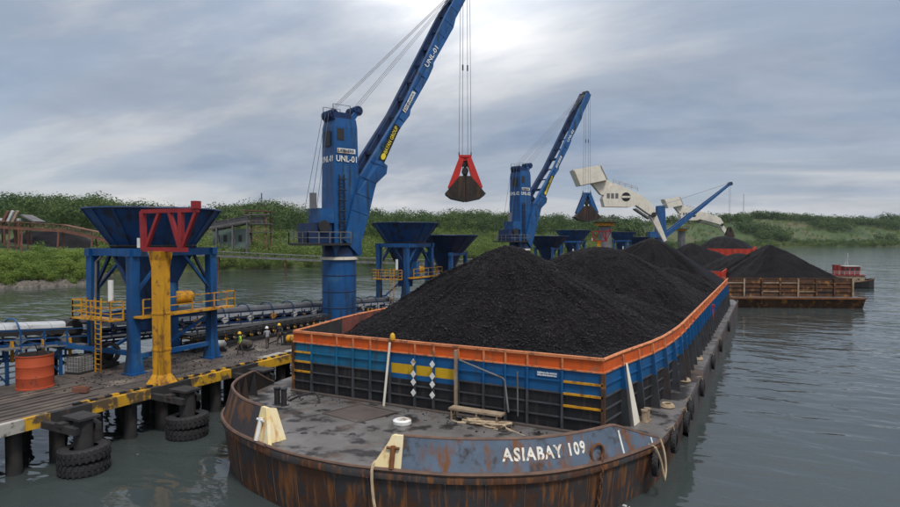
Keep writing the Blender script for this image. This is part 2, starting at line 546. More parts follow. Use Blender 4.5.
def link(name, me, parent=None, loc=None, rotz=None):
    o = bpy.data.objects.new(name, me)
    COL.objects.link(o)
    if parent:
        o.parent = parent
    if loc is not None:
        o.location = loc
    if rotz is not None:
        o.rotation_euler = (0, 0, rotz)
    return o
def tag(o, label=None, cat=None, group=None, kind=None):
    if label:
        o['label'] = label
    if cat:
        o['category'] = cat
    if group:
        o['group'] = group
    if kind:
        o['kind'] = kind
    return o
def thing(name, loc, label, cat, group=None, rotz=0.0):
    o = bpy.data.objects.new(name, None)
    COL.objects.link(o)
    o.location = loc
    o.rotation_euler = (0, 0, rotz)
    o.empty_display_size = 0.5
    return tag(o, label, cat, group)
def copy_tree(o, parent=None):
    c = o.copy()
    COL.objects.link(c)
    c.parent = parent
    for ch in list(o.children):
        copy_tree(ch, c)
    return c
def text_mesh(s, size, extrude=0.01, bold=0.012, space=1.0):
    cu = bpy.data.curves.new('txt', 'FONT')
    cu.body = s
    cu.size = size
    cu.extrude = extrude
    cu.offset = bold
    cu.space_character = space
    cu.resolution_u = 3
    ob = bpy.data.objects.new('txt', cu)
    COL.objects.link(ob)
    dg = bpy.context.evaluated_depsgraph_get()
    me = bpy.data.meshes.new_from_object(ob.evaluated_get(dg))
    bpy.data.objects.remove(ob)
    bpy.data.curves.remove(cu)
    vs = np.zeros(len(me.vertices) * 3)
    me.vertices.foreach_get('co', vs)
    return me, vs.reshape(-1, 3)
def put_text(s, name, height, fn, mat, parent, bold=0.012, space=1.0):
    """text whose flat coordinates (0..1 along, 0..1 up, lift) are mapped by fn to 3-D"""
    me, v = text_mesh(s, 1.0, 0.012, bold, space)
    x0, x1 = v[:, 0].min(), v[:, 0].max()
    y0, y1 = v[:, 1].min(), v[:, 1].max()
    out = [fn((p[0] - x0) / (x1 - x0), (p[1] - y0) / (y1 - y0), p[2]) for p in v]
    me.vertices.foreach_set('co', np.array([tuple(q) for q in out]).ravel())
    me.materials.clear()
    me.materials.append(MATS[mat])
    me.update()
    return link(name, me, parent)
def np_mesh(name, verts, faces, mats, parent=None, smooth=False, midx=None):
    me = bpy.data.meshes.new(name)
    verts = np.asarray(verts, dtype=np.float32)
    faces = np.asarray(faces, dtype=np.int32)
    k = faces.shape[1]
    me.vertices.add(len(verts))
    me.vertices.foreach_set('co', verts.ravel())
    me.loops.add(faces.size)
    me.loops.foreach_set('vertex_index', faces.ravel())
    me.polygons.add(len(faces))
    me.polygons.foreach_set('loop_start', np.arange(0, faces.size, k, dtype=np.int32))
    me.polygons.foreach_set('loop_total', np.full(len(faces), k, dtype=np.int32))
    for q in (mats if isinstance(mats, (list, tuple)) else [mats]):
        me.materials.append(MATS[q])
    if midx is not None:
        me.polygons.foreach_set('material_index', midx)
    if smooth:
        me.polygons.foreach_set('use_smooth', np.ones(len(faces), dtype=bool))
    me.update(calc_edges=True)
    me.validate()
    return link(name, me, parent)

def vnoise(x, y, scale, seed=0, octaves=4, rough=0.5):
    """value noise on arrays"""
    out = np.zeros_like(x, dtype=float)
    amp = 1.0
    tot = 0.0
    f = scale
    for o in range(octaves):
        xi = np.floor(x * f).astype(np.int64)
        yi = np.floor(y * f).astype(np.int64)
        xf = x * f - xi
        yf = y * f - yi
        xf = xf * xf * (3 - 2 * xf)
        yf = yf * yf * (3 - 2 * yf)
        def h(a, b):
            n = (a * 374761393 + b * 668265263 + (seed + o * 17) * 974634721) & 0x7fffffff
            n = ((n ^ (n >> 13)) * 1274126177) & 0x7fffffff
            n = n ^ (n >> 16)
            return (n & 0xffff) / 65535.0
        v = (h(xi, yi) * (1 - xf) + h(xi + 1, yi) * xf) * (1 - yf) + (h(xi, yi + 1) * (1 - xf) + h(xi + 1, yi + 1) * xf) * yf
        out += amp * v
        tot += amp
        amp *= rough
        f *= 2.03
    return out / tot * 2 - 1

WZ = -0.6       # water level
PZ = 2.2        # pier deck level
def cw(X, Y, z=0.0):
    """metres right of / ahead of the photographer -> world"""
    p = CAM + CR * X + CF * Y
    return Vector((p.x, p.y, z))

# ================================================================== SETTING
# water: one sheet to the horizon
w = MB()
w.add([(-3500, -600, WZ), (3500, -600, WZ), (3500, 4500, WZ), (-3500, 4500, WZ)], [(0, 1, 2, 3)])
tag(w.build('water', 'water', recalc=False), kind='structure')

# shoreline: (picture column, metres ahead); hill ridge height and how far inland it stands
SH = [(-900, 120, 20, 150), (-400, 128, 21, 160), (0, 142, 22, 190), (85, 152, 23, 200), (110, 190, 23, 190), (215, 214, 22, 190), (262, 222, 26, 190), (320, 228, 21, 200),
      (380, 246, 23, 210), (450, 275, 23, 220), (500, 300, 22, 230), (560, 350, 21, 240), (620, 430, 24, 260), (690, 570, 34, 280),
      (750, 690, 43, 300), (790, 740, 45, 300), (850, 790, 44, 300), (900, 810, 41, 300), (1000, 830, 42, 300), (1300, 800, 40, 300), (1900, 700, 36, 300)]
SHa = np.array(SH, dtype=float)
NS = 330
us = np.linspace(0, len(SH) - 1, NS)
shp = np.interp(us, np.arange(len(SH)), SHa[:, 0])
shy = np.interp(us, np.arange(len(SH)), SHa[:, 1])
shh = np.interp(us, np.arange(len(SH)), SHa[:, 2])
shd = np.interp(us, np.arange(len(SH)), SHa[:, 3])
def smooth_arr(a, k=4):
    ker = np.ones(2 * k + 1) / (2 * k + 1)
    return np.convolve(np.pad(a, k, mode='edge'), ker, mode='valid')
shy, shh, shd = smooth_arr(shy), smooth_arr(shh), smooth_arr(shd)
def land(ui, d):
    """world point(s) on the land: ui index along the shore (float array), d metres inland"""
    px = np.interp(ui, np.arange(NS), shp)
    Y0 = np.interp(ui, np.arange(NS), shy)
    H = np.interp(ui, np.arange(NS), shh)
    D = np.interp(ui, np.arange(NS), shd)
    tx = (px - 450) / 609.0
    Y = Y0 + d / np.sqrt(1 + np.minimum(tx, 3) ** 2) * 1.0
    X = tx * Y
    wx = CAM.x + CR.x * X + CF.x * Y
    wy = CAM.y + CR.y * X + CF.y * Y
    q = np.clip(d / D, 0, 2.2)
    prof = np.where(q < 1, (3 * q ** 2 - 2 * q ** 3), 1.0 - 0.25 * np.minimum(q - 1, 1))
    h = H * prof * (0.86 + 0.22 * vnoise(wx, wy, 0.011, 3, 3)) + 1.6 * np.clip(d / 8, 0, 1) - 0.4
    h = np.where(d <= 0, -1.6 + 0 * h, h + 0.5 * vnoise(wx, wy, 0.08, 5, 2) * np.clip(d / 15, 0, 1))
    return wx, wy, h
dl = np.array([-6, 0, 4, 9, 16, 26, 40, 58, 80, 105, 135, 165, 200, 240, 290, 350, 430, 560], dtype=float)
ui, dd = np.meshgrid(np.arange(NS, dtype=float), dl, indexing='ij')
lx, ly, lz = land(ui, dd)
V = np.stack([lx, ly, lz], -1).reshape(-1, 3)
nd = len(dl)
F = [(i * nd + j, (i + 1) * nd + j, (i + 1) * nd + j + 1, i * nd + j + 1) for i in range(NS - 1) for j in range(nd - 1)]
tag(np_mesh('hills', V, F, 'hill_ground', smooth=True), kind='structure')

def foliage(centres, radii, counts, leaf, squash=0.8, core=0.35):
    """leaf-sized quads spread through lumpy crowns; returns verts, faces"""
    tot = int(np.sum(counts))
    ci = np.repeat(np.arange(len(centres)), counts)
    d = rng.normal(size=(tot, 3))
    d /= np.linalg.norm(d, axis=1)[:, None]
    rr = core + (1 - core) * (rng.random(tot) ** 0.4) * (0.86 + 0.10 * np.sin(ci * 1.7))
    lump = 1 + 0.15 * np.sin(d[:, 0] * 4.1 + ci) * np.cos(d[:, 1] * 3.7 + ci * 2.1) + 0.12 * np.sin(d[:, 2] * 6 + ci * 1.3)
    rad = radii[ci]
    p = d * (rr * lump * rad)[:, None]
    p[:, 2] *= squash
    p += centres[ci]
    nrm = d * 1.25 + rng.normal(size=(tot, 3)) * 0.34 + np.array([0, 0, 0.30])
    nrm /= np.linalg.norm(nrm, axis=1)[:, None]
    a = np.cross(nrm, rng.normal(size=(tot, 3)))
    a /= np.linalg.norm(a, axis=1)[:, None] + 1e-9
    b = np.cross(nrm, a)
    sz = (leaf[ci] if isinstance(leaf, np.ndarray) else leaf) * (0.55 + 0.55 * rng.random(tot))
    a *= sz[:, None]
    b *= (sz * (0.5 + 0.4 * rng.random(tot)))[:, None]
    v = np.stack([p - a * 0.5, p - b * 0.5 + a * 0.05, p + a * 0.55, p + b * 0.5], 1).reshape(-1, 3)
    f = np.arange(tot * 4).reshape(-1, 4)
    return v, f

# the wood on the hills: far off, reads as one mass
def wood(n, dlo, dhi, ulo, uhi, hlo, hhi, dens_seed, thr, K, leafk):
    u = rng.uniform(ulo, uhi, n * 3)
    d = rng.uniform(dlo, dhi, n * 3)
    x, y, z = land(u, d)
    k = vnoise(x, y, 0.013, dens_seed, 3) > thr(u, d)
    x, y, z = x[k][:n], y[k][:n], z[k][:n]
    h = hlo + (hhi - hlo) * rng.random(len(x)) ** 1.6
    c = np.stack([x, y, z + h * 0.55], 1)
    return foliage(c, h * 0.52, np.full(len(x), K), h * leafk, 0.95)
pxu = lambda px: float(np.interp(px, shp, np.arange(NS)))
parts = []
parts.append(wood(2300, 75, 330, pxu(-250), pxu(620), 5, 15, 21, lambda u, d: np.where(d > 120, -0.55, 0.0), 150, 0.105))
parts.append(wood(2000, 60, 420, pxu(600), pxu(1150), 7, 16, 22, lambda u, d: np.where(d > 230, -0.3, -0.02), 76, 0.17))
parts.append(wood(420, 150, 230, pxu(-200), pxu(640), 8, 15, 23, lambda u, d: -2 + 0 * u, 200, 0.095))
parts.append(wood(420, 2, 40, pxu(640), pxu(1150), 5, 9, 25, lambda u, d: -0.35 + 0 * u, 80, 0.18))
vs = np.concatenate([p[0] for p in parts])
fs = np.arange(len(vs)).reshape(-1, 4)
tag(np_mesh('woodland', vs, fs, 'leaf_wood'), 'dark green woodland covering the hills behind the water', 'woodland', kind='stuff')
parts = [wood(520, 0.2, 7, pxu(100), pxu(640), 2.2, 4.6, 34, lambda u, d: -2 + 0 * u, 110, 0.12), wood(420, 0.2, 9, pxu(640), pxu(1100), 4, 7, 35, lambda u, d: -2 + 0 * u, 60, 0.16),
         wood(1500, 0.5, 120, pxu(100), pxu(640), 3.0, 7.5, 31, lambda u, d: np.where(d < 14, -2, -0.3), 170, 0.115),
         wood(420, 22, 46, pxu(-250), pxu(110), 2.5, 4.2, 32, lambda u, d: -0.5 + 0 * u, 120, 0.12),
         wood(900, 20, 260, pxu(640), pxu(1100), 2.5, 5, 33, lambda u, d: -0.1 + 0 * u, 70, 0.2)]
vs = np.concatenate([p[0] for p in parts])
fs = np.arange(len(vs)).reshape(-1, 4)
tag(np_mesh('shore_scrub', vs, fs, 'leaf_scrub'), 'light green scrub growing along the far shore below the woods', 'scrub', kind='stuff')

# mangrove trees on the near left bank, each a tree of its own
crowns = []
for k in range(5):
    c = []
    r_ = []
    for q in range(7):
        a = q * 2.4 + k
        rad = 1.3 * (q / 7) ** 0.5
        c.append((rad * 1.25 * math.cos(a), rad * 1.25 * math.sin(a), 3.3 + random.uniform(-0.9, 1.0) - rad * 0.4))
        r_.append(random.uniform(1.15, 1.7))
    v, f = foliage(np.array(c), np.array(r_), np.full(7, 210), 0.33, 0.85, 0.4)
    me = np_mesh('crown', v, f, 'leaf_mangrove')
    crowns.append(me.data)
    bpy.data.objects.remove(me)
tb = MB()
for k in range(4):
    a = k * 1.7
    tb.path([(0.25 * math.cos(a), 0.25 * math.sin(a), -0.6), (0.1 * math.cos(a), 0.1 * math.sin(a), 1.4), (0.9 * math.cos(a), 0.9 * math.sin(a), 3.4)], [0.13, 0.10, 0.04], 5)
trunk_me = tb.build('trunk', 'bark', recalc=False)
trunk_d = trunk_me.data
bpy.data.objects.remove(trunk_me)
k = 0
for row, (d0, n) in enumerate(((0.8, 17), (5.5, 15), (13.0, 14), (20, 13), (28, 12))):
    for i in range(n):
        px = -75 + 175 * (i + random.uniform(0.1, 0.9)) / n
        x, y, z = land(np.array([pxu(px)]), np.array([d0 + random.uniform(-1.5, 1.5)]))
        s = random.uniform(0.8, 1.2) * (1.0 + 0.05 * row)
        t = thing('mangrove_tree', (x[0], y[0], z[0]), 'rounded bright green mangrove tree in the thicket behind the stone bank at left', 'tree',
                  'mangrove thicket at left', random.uniform(0, 6))
        t.scale = (s, s, s * random.uniform(0.9, 1.1))
        link('crown', crowns[k % 5], t)
        link('trunk', trunk_d, t)
        k += 1
# stone bank at the foot of the mangroves: rough blocks
bank = MB()
for i in range(900):
    px = random.uniform(-160, 112)
    dd_ = random.uniform(-2.4, 0.6)
    x, y, z = land(np.array([pxu(px)]), np.array([0.0]))
    dirv = Vector((x[0] - CAM.x, y[0] - CAM.y, 0)).normalized()
    p = Vector((x[0], y[0], 0)) + dirv * dd_
    s = random.uniform(0.35, 0.95)
    z = -0.75 + (dd_ + 2.4) * 0.42
    a = random.uniform(0, 3.1)
    vs8 = []
    for zz in (-1, 1):
        for q in range(5):
            t_ = a + q * 2 * math.pi / 5
            rr_ = s * random.uniform(0.7, 1.1) * (0.75 if zz > 0 else 1)
            vs8.append((p.x + rr_ * math.cos(t_), p.y + rr_ * math.sin(t_), z + zz * s * 0.45))
    bank.add(vs8, [(4, 3, 2, 1, 0), (5, 6, 7, 8, 9)] + [(q, (q + 1) % 5, 5 + (q + 1) % 5, 5 + q) for q in range(5)])
tag(bank.build('stone_bank', 'stone', recalc=False), 'low bank of loose grey stones at the water below the mangroves', 'stone bank', kind='stuff')

# ------------------------------------------------------------------ far structures on the left shore
def P(px, py, Y):
    """survey point from a bearing, an elevation and a distance ahead (far structures)"""
    return cw((px - 450) / 609.0 * Y, Y, 11 + (238 - py) / 609.0 * Y)
def gallery(label, pts, w_, h_, legs, mat, group=None, legmat=None, rail=None, sheets=False):
    t = thing('conveyor_bridge', (pts[0].x, pts[0].y, 0), label, 'conveyor bridge', group)
    o = Vector((pts[0].x, pts[0].y, 0))
    pts = [p - o for p in pts]
    for a, b in zip(pts[:-1], pts[1:]):
        MB().bar(a, b, w_, h_ * 0.42).build('bridge_floor', mat, t)
        m = MB()
        m.bar(a + Vector((0, 0, h_)), b + Vector((0, 0, h_)), w_ * 1.1, 0.18)
        m.build('bridge_roof', rail or mat, t)
        if sheets:
            d0 = (b - a).cross(Vector((0, 0, 1))).normalized() * (w_ * 0.46)
            for s in (-1, 1):
                m = MB()
                m.bar(a + d0 * s + Vector((0, 0, h_ * 0.55)), b + d0 * s + Vector((0, 0, h_ * 0.55)), 0.06, h_ * 0.62)
                m.build('side_sheet', 'dark_cover', t)
        n = max(2, int((b - a).length / 2.5))
        for i in range(n):
            c = a.lerp(b, i / n)
            m = MB()
            for s in (-1, 1):
                d = (b - a).cross(Vector((0, 0, 1))).normalized() * (s * w_ * 0.5)
                m.bar(c + d, c + d + Vector((0, 0, h_)), 0.14)
                m.bar(c + d, a.lerp(b, (i + 1) / n) + d + Vector((0, 0, h_)), 0.10)
            m.build('truss_frame', rail or mat, t)
    for f, z0 in legs:
        k = f * (len(pts) - 1)
        i = min(int(k), len(pts) - 2)
        c = pts[i].lerp(pts[i + 1], k - i)
        d = (pts[i + 1] - pts[i]).cross(Vector((0, 0, 1))).normalized()
        m = MB()
        m.bar(c + d * w_ * 0.4, Vector((c.x, c.y, z0)) + d * w_ * 0.9, 0.4)
        m.bar(c - d * w_ * 0.4, Vector((c.x, c.y, z0)) - d * w_ * 0.9, 0.4)
        hz = (c.z + z0) / 2
        m.bar(Vector((c.x, c.y, hz)) + d * w_ * 0.65, Vector((c.x, c.y, hz)) - d * w_ * 0.65, 0.25)
        m.build('trestle', legmat or mat, t)
    return t
gallery('rust brown conveyor bridge descending along the left hillside', [P(-70, 221, 205), P(12, 228, 205), P(65, 231, 205), P(98, 238, 205), P(150, 256, 208)],
        2.6, 2.1, ((0.25, 2), (0.31, 2), (0.48, 2), (0.72, 2), (0.9, 1)), 'gallery_rust')
gallery('grey covered conveyor bridge rising to the lattice tower', [P(150, 244, 238), P(209, 228, 238), P(249, 221, 240)],
        2.4, 2.0, ((0.3, 2), (0.6, 4), (0.8, 4), (0.98, 5)), 'gallery_grey', sheets=True)
gallery('low conveyor jetty crossing the water in front of the far shore', [P(120, 250, 196), P(216, 256, 200), P(329, 261, 208), P(420, 264, 216), P(500, 263, 228)],
        2.0, 1.5, ((0.08, -3), (0.255, -3), (0.40, -3), (0.63, -3), (0.8, -3), (0.95, -3)), 'grey_steel', legmat='rust_brown')
# pale-roofed shed with slanting chutes at the left edge
q = P(8, 226, 215)
t = thing('transfer_shed', (q.x, q.y, 0), 'pale roofed open shed at the top of the rust brown bridge', 'shed', rotz=YAW)
MB().bar((-16, 0, 17.6), (6.5, 0, 17.4), 7, 0.9).build('roof', 'roof_pale', t)
MB().bar((6.5, 0, 19.0), (11.5, 0, 16.6), 6, 0.5).build('roof_slope', 'gallery_grey', t)
for x in (-14, -9, -4, 1, 6):
    m = MB()
    m.bar((x, -3, 5), (x, -3, 17.3), 0.5).bar((x, 3, 5), (x, 3, 17.3), 0.5)
    m.build('post', 'gallery_rust', t)
for i, x in enumerate((2.2, 3.9, 5.6)):
    MB().bar((x - 1.0, -3.9, 16.4), (x + 0.9, -3.9, 20.4), 0.8).build('chute', ('gallery_rust', 'roof_pale', 'pale_rust')[i], t)
MB().box(-14, -1, -2.5, 2.5, 12.4, 15.2).build('machine_floor', 'gallery_grey', t)
# green walled shed below the grey bridge
q = P(233, 240, 246)
t = thing('green_shed', (q.x, q.y, 0), 'grey green walled shed below the grey conveyor bridge', 'shed', rotz=YAW)
MB().box(-7, 6.5, -3, 3, 6.5, 14.6).build('wall', 'shed_green', t)
MB().bar((-7.4, 0, 14.4), (7.0, 0, 17.0), 7, 0.3).build('roof', 'gallery_grey', t)
for x in (-5, -2, 1, 4):
    MB().box(x - 0.7, x + 0.7, -3.1, -2.98, 9.5, 12.2).build('window', 'black_steel', t)
# lattice tower
q = P(259, 236, 250)
t = thing('lattice_tower', (q.x, q.y, 0), 'rusty open steel transfer tower on the wooded hillside', 'tower', rotz=YAW)
for x in (-4, 4):
    for y in (-3, 3):
        MB().bar((x, y, 4), (x, y, 21.5), 0.45).build('leg', 'gallery_rust', t)
for z in (13.2, 16.6, 20.2):
    MB().box(-5, 5, -3.8, 3.8, z, z + 0.35).build('floor', 'gallery_grey', t)
    m = MB()
    for x in (-5, -2.5, 0, 2.5, 5):
        m.bar((x, -3.8, z + 0.3), (x, -3.8, z + 1.4), 0.09)
    m.bar((-5, -3.8, z + 1.4), (5, -3.8, z + 1.4), 0.09)
    m.build('railing', 'pale_rust', t)
MB().box(-2.6, 2.0, -2, 2, 16.9, 19.6).build('machine_house', 'gallery_grey', t)
MB().bar((-5.6, 0, 22.2), (5.6, 0, 21.8), 8.4, 0.3).build('roof', 'gallery_rust', t)
m = MB()
for a, b in (((-4, 9), (4, 13)), ((4, 9), (-4, 13)), ((-4, 13.4), (4, 16.4)), ((4, 13.4), (-4, 16.4))):
    m.bar((a[0], -3, a[1]), (b[0], -3, b[1]), 0.22)
m.build('brace', 'gallery_rust', t)
# dark coal stock behind the bridge
def heap_mesh(nx, ny, fn, name, mats, parent=None, smooth=True):
    xs = np.linspace(0, 1, nx)
    ys = np.linspace(0, 1, ny)
    A, B = np.meshgrid(xs, ys, indexing='ij')
    X, Y, Z = fn(A, B)
    V_ = np.stack([X, Y, Z], -1).reshape(-1, 3)
    i = np.arange(nx - 1)[:, None] * ny + np.arange(ny - 1)[None, :]
    i = i.ravel()
    F_ = np.stack([i, i + ny, i + ny + 1, i + 1], 1)
    return np_mesh(name, V_, F_, mats, parent, smooth)
q = P(50, 243, 226)
def stock(A, B):
    X = (A - 0.5) * 46
    Y = (B - 0.5) * 24
    Z = 12.8 - 0.62 * np.sqrt((np.maximum(np.abs(X) - 8, 0)) ** 2 + Y ** 2) + 0.5 * vnoise(X, Y, 0.3, 2)
    return X, Y, np.maximum(Z, 0.0)
o = heap_mesh(60, 40, stock, 'coal_stockpile', 'coal')
o.location = (q.x, q.y, 1.0)
o.rotation_euler = (0, 0, YAW)
tag(o, 'long dark coal stockpile on the hillside under the rust brown bridge', 'coal heap')
# two thin radio masts
for i, (px, pt, pb, Y, lab) in enumerate(((743, 194, 215, 980, 'thin lattice radio mast on the grassy hill at right'), (262, 193, 206, 420, 'thin radio mast above the wooded hill near the big crane'))):
    a = P(px, pb, Y)
    b = P(px, pt, Y)
    t = thing('radio_mast', (a.x, a.y, 0), lab, 'mast')
    h0, h1 = a.z - 14, b.z
    for k in range(3):
        an = k * 2.094
        MB().bar((1.0 * math.cos(an), 1.0 * math.sin(an), h0), (0.25 * math.cos(an), 0.25 * math.sin(an), h1), 0.22).build('leg', 'gallery_grey', t)
    m = MB()
    for k in range(10):
        z = h0 + (h1 - h0) * k / 10
        r_ = 1.0 - 0.075 * k
        for j in range(3):
            a1 = j * 2.094
            a2 = a1 + 2.094
            m.bar((r_ * math.cos(a1), r_ * math.sin(a1), z), (r_ * math.cos(a2), r_ * math.sin(a2), z + (h1 - h0) / 10), 0.12)
    m.build('bracing', 'gallery_grey', t)

# ================================================================== PIER
pier = thing('pier', (0, 0, 0), 'long dark loading pier on piles beside the barges', 'pier')
PX0, PX1 = -33.6, -25.0
y = -46.0
me_panel = None
k = 0
while y < 178:
    ln = 4.0
    m = MB()
    m.box(PX0, PX1 - 0.35, y + 0.015, y + ln - 0.015, 1.85, PZ + random.uniform(-0.006, 0.006))
    m.build('deck_panel', 'pier_deck', pier)
    y += ln
# edge beam: yellow stretches between dark fender frames, pale worn stretches
ys_ = [(-46, -12.2, 'pier_edge'), (-12.2, -11.0, 'yellow_edge'), (-11.0, -8.9, 'pile_dark'), (-8.9, -5.4, 'yellow_edge'), (-5.4, -2.6, 'pile_dark'), (-2.6, 0.6, 'yellow_edge'),
       (0.6, 3.0, 'pile_dark'), (3.0, 8.5, 'yellow_edge'), (8.5, 12, 'pier_edge'), (12, 30, 'yellow_edge'), (30, 60, 'pier_edge'), (60, 120, 'yellow_edge'), (120, 178, 'pier_edge')]
for a, b, mt in ys_:
    n = max(1, int(round((b - a) / 4)))
    for i in range(n):
        y0 = a + (b - a) * i / n
        y1 = a + (b - a) * (i + 1) / n
        m = MB()
        m.box(PX1 - 0.34, PX1, y0 + 0.01, y1 - 0.01, 1.62, PZ + 0.012)
        m.build('edge_beam', mt, pier)
# black and yellow kerb strip on the edge
for i in range(40):
    y0 = -9.6 + i * 0.42
    if y0 > 7:
        break
    m = MB()
    m.box(PX1 - 0.58, PX1 - 0.36, y0, y0 + 0.40, PZ, PZ + 0.11)
    m.build('kerb_block', 'yellow_edge' if i % 2 else 'black_paint', pier)
# piles and cross heads
pile = MB()
pile.tube((0, 0, -4), (0, 0, 1.5), 0.36, 12)
pile_o = pile.build('pile', 'pile_dark', pier, smooth=True, loc=(-25.7, -14.2, 0))
cap = MB()
cap.box(PX0, PX1 - 0.3, -0.35, 0.35, 1.35, 1.84)
cap_o = cap.build('cross_head', 'pile_dark', pier, loc=(0, -14.2, 0))
for i in range(30):
    y = -18.4 + i * 2.05
    for x in (-25.9, -29.2, -32.9):
        if (x, i) == (-25.9, 2):
            continue
        link('pile', pile_o.data, pier, (x, y, 0))
    if i % 2 == 0:
        link('cross_head', cap_o.data, pier, (0, y, 0))
for i in range(24):
    y = 45 + i * 5.5
    for x in (-25.9, -32.9):
        link('pile', pile_o.data, pier, (x, y, 0))
# worn wooden runner boards and dirt ridges along the deck
for i in range(9):
    x = -26.2 - i * 0.62
    m = MB()
    m.box(x, x + 0.42, -22, -6.5 - (i % 3) * 1.1, PZ + 0.012, PZ + 0.04 + 0.012 * (i % 2))
    m.build('runner_board', 'pier_deck', pier)
# pale concrete apron behind the bow
MB().box(-26.4, -25.4, 4.2, 11.5, PZ + 0.008, PZ + 0.05).build('apron', 'pier_edge', pier)
# fender frames: bracket, column
for i, y in enumerate((-16.5, -10.4, -4.3, 1.8, 7.9)):
    m = MB()
    for s in (-0.95, 0.95):
        m.bar((-25.02, y + s, 1.75), (-22.9, y + s * 0.55, 1.55), 0.28, 0.34)
    m.bar((-23.9, y - 0.9, 1.82), (-23.9, y + 0.9, 1.82), 0.5, 0.2)
    m.build('fender_bracket', 'pile_dark', pier)
    m = MB()
    m.tube((-23.3, y, -4), (-23.3, y, 2.05), 0.44, 14)
    m.build('fender_column', 'pile_dark', pier, smooth=True)
    m = MB()
    m.box(-24.2, -22.75, y - 0.55, y + 0.55, 2.05, 2.17)
    m.build('fender_plate', 'pile_dark', pier)

# big tyres round the fender columns, every tyre a thing
def tyre_mesh(rad, wid, axis='z', lugs=26):
    m = MB()
    ri = rad * 0.55
    prof = [(ri, -wid * 0.40), (ri * 1.12, -wid * 0.5), (rad * 0.9, -wid * 0.5), (rad * 0.985, -wid * 0.36), (rad, 0), (rad * 0.985, wid * 0.36), (rad * 0.9, wid * 0.5), (ri * 1.12, wid * 0.5), (ri, wid * 0.40),
            (ri * 1.2, wid * 0.3), (rad * 0.86, 0.0), (ri * 1.2, -wid * 0.3)]
    m.lathe((0, 0, 0), prof, 32, axis=axis, close=True)
    for i in range(lugs):
        a = 2 * math.pi * i / lugs
        for s in (-1, 1):
            b = a + (math.pi / lugs if s > 0 else 0)
            e = Vector((math.cos(b), math.sin(b), 0))
            t_ = Vector((-math.sin(b), math.cos(b), 0))
            p0 = e * (rad * 1.0) + Vector((0, 0, s * wid * 0.06))
            p1 = e * (rad * 0.985) + Vector((0, 0, s * wid * 0.44)) + t_ * (0.05 * rad)
            if axis == 'x':
                p0 = Vector((p0.z, p0.x, p0.y))
                p1 = Vector((p1.z, p1.x, p1.y))
                e = Vector((0, e.x, e.y))
            m.bar(p0, p1, rad * 0.11, rad * 0.07, up=e)
    return m
big = tyre_mesh(1.14, 0.62)
names = {-16.5: 'outside', -10.4: 'nearest', -4.3: 'second', 1.8: 'third', 7.9: 'fourth'}
btd = None
for y, word in ((-10.4, 'left of the two tyre stacks'), (-4.3, 'right of the two tyre stacks')):
    for j, pos in enumerate(('lower', 'upper')):
        if btd is None:
            o = big.build('tyre', 'rubber', smooth=True)
            btd = o.data
        else:
            o = link('tyre', btd)
        o.location = (-23.3 + 0.05 * j, y, -0.28 + 0.64 * j)
        o.rotation_euler = (0.04 * (1 - 2 * j), 0.05 * j, 0.7 * j + y)
        tag(o, f'{pos} big tyre in the {word} under the pier', 'tyre', 'tyres round the pier fenders')

# railing at the back of the pier, left
def railing(name, pts, h, mat, label=None, cat=None, parent=None, r=0.035, post_gap=1.6, rails=(0.5, 1.0), group=None, toe=False):
    if parent is None:
        t = thing(name, pts[0], label, cat, group)
        o = Vector(pts[0])
    else:
        t = None
        o = Vector((0, 0, 0))
    allp = MB()
    for a, b in zip(pts[:-1], pts[1:]):
        a = Vector(a) - o
        b = Vector(b) - o
        n = max(1, int(round((b - a).length / post_gap)))
        for i in range(n + 1):
            c = a.lerp(b, i / n)
            if t:
                MB().bar(c, c + Vector((0, 0, h)), r * 2).build('post', mat, t)
            else:
                allp.bar(c, c + Vector((0, 0, h)), r * 2)
        for f in rails:
            u = Vector((0, 0, h * f))
            if t:
                MB().bar(a + u, b + u, r * 1.8).build('rail', mat, t)
            else:
                allp.bar(a + u, b + u, r * 1.8)
        if toe and not t:
            allp.bar(a + Vector((0, 0, 0.08)), b + Vector((0, 0, 0.08)), 0.02, 0.14)
    if t:
        return t
    return allp.build(name, mat, parent, recalc=False)
railing('pier_railing', [(-33.4, -14, PZ), (-33.4, -6.2, PZ)], 1.1, 'grey_steel', 'grey pipe railing along the back of the pier behind the orange drum', 'railing', r=0.05, post_gap=2.4, rails=(0.35, 0.68, 1.0))

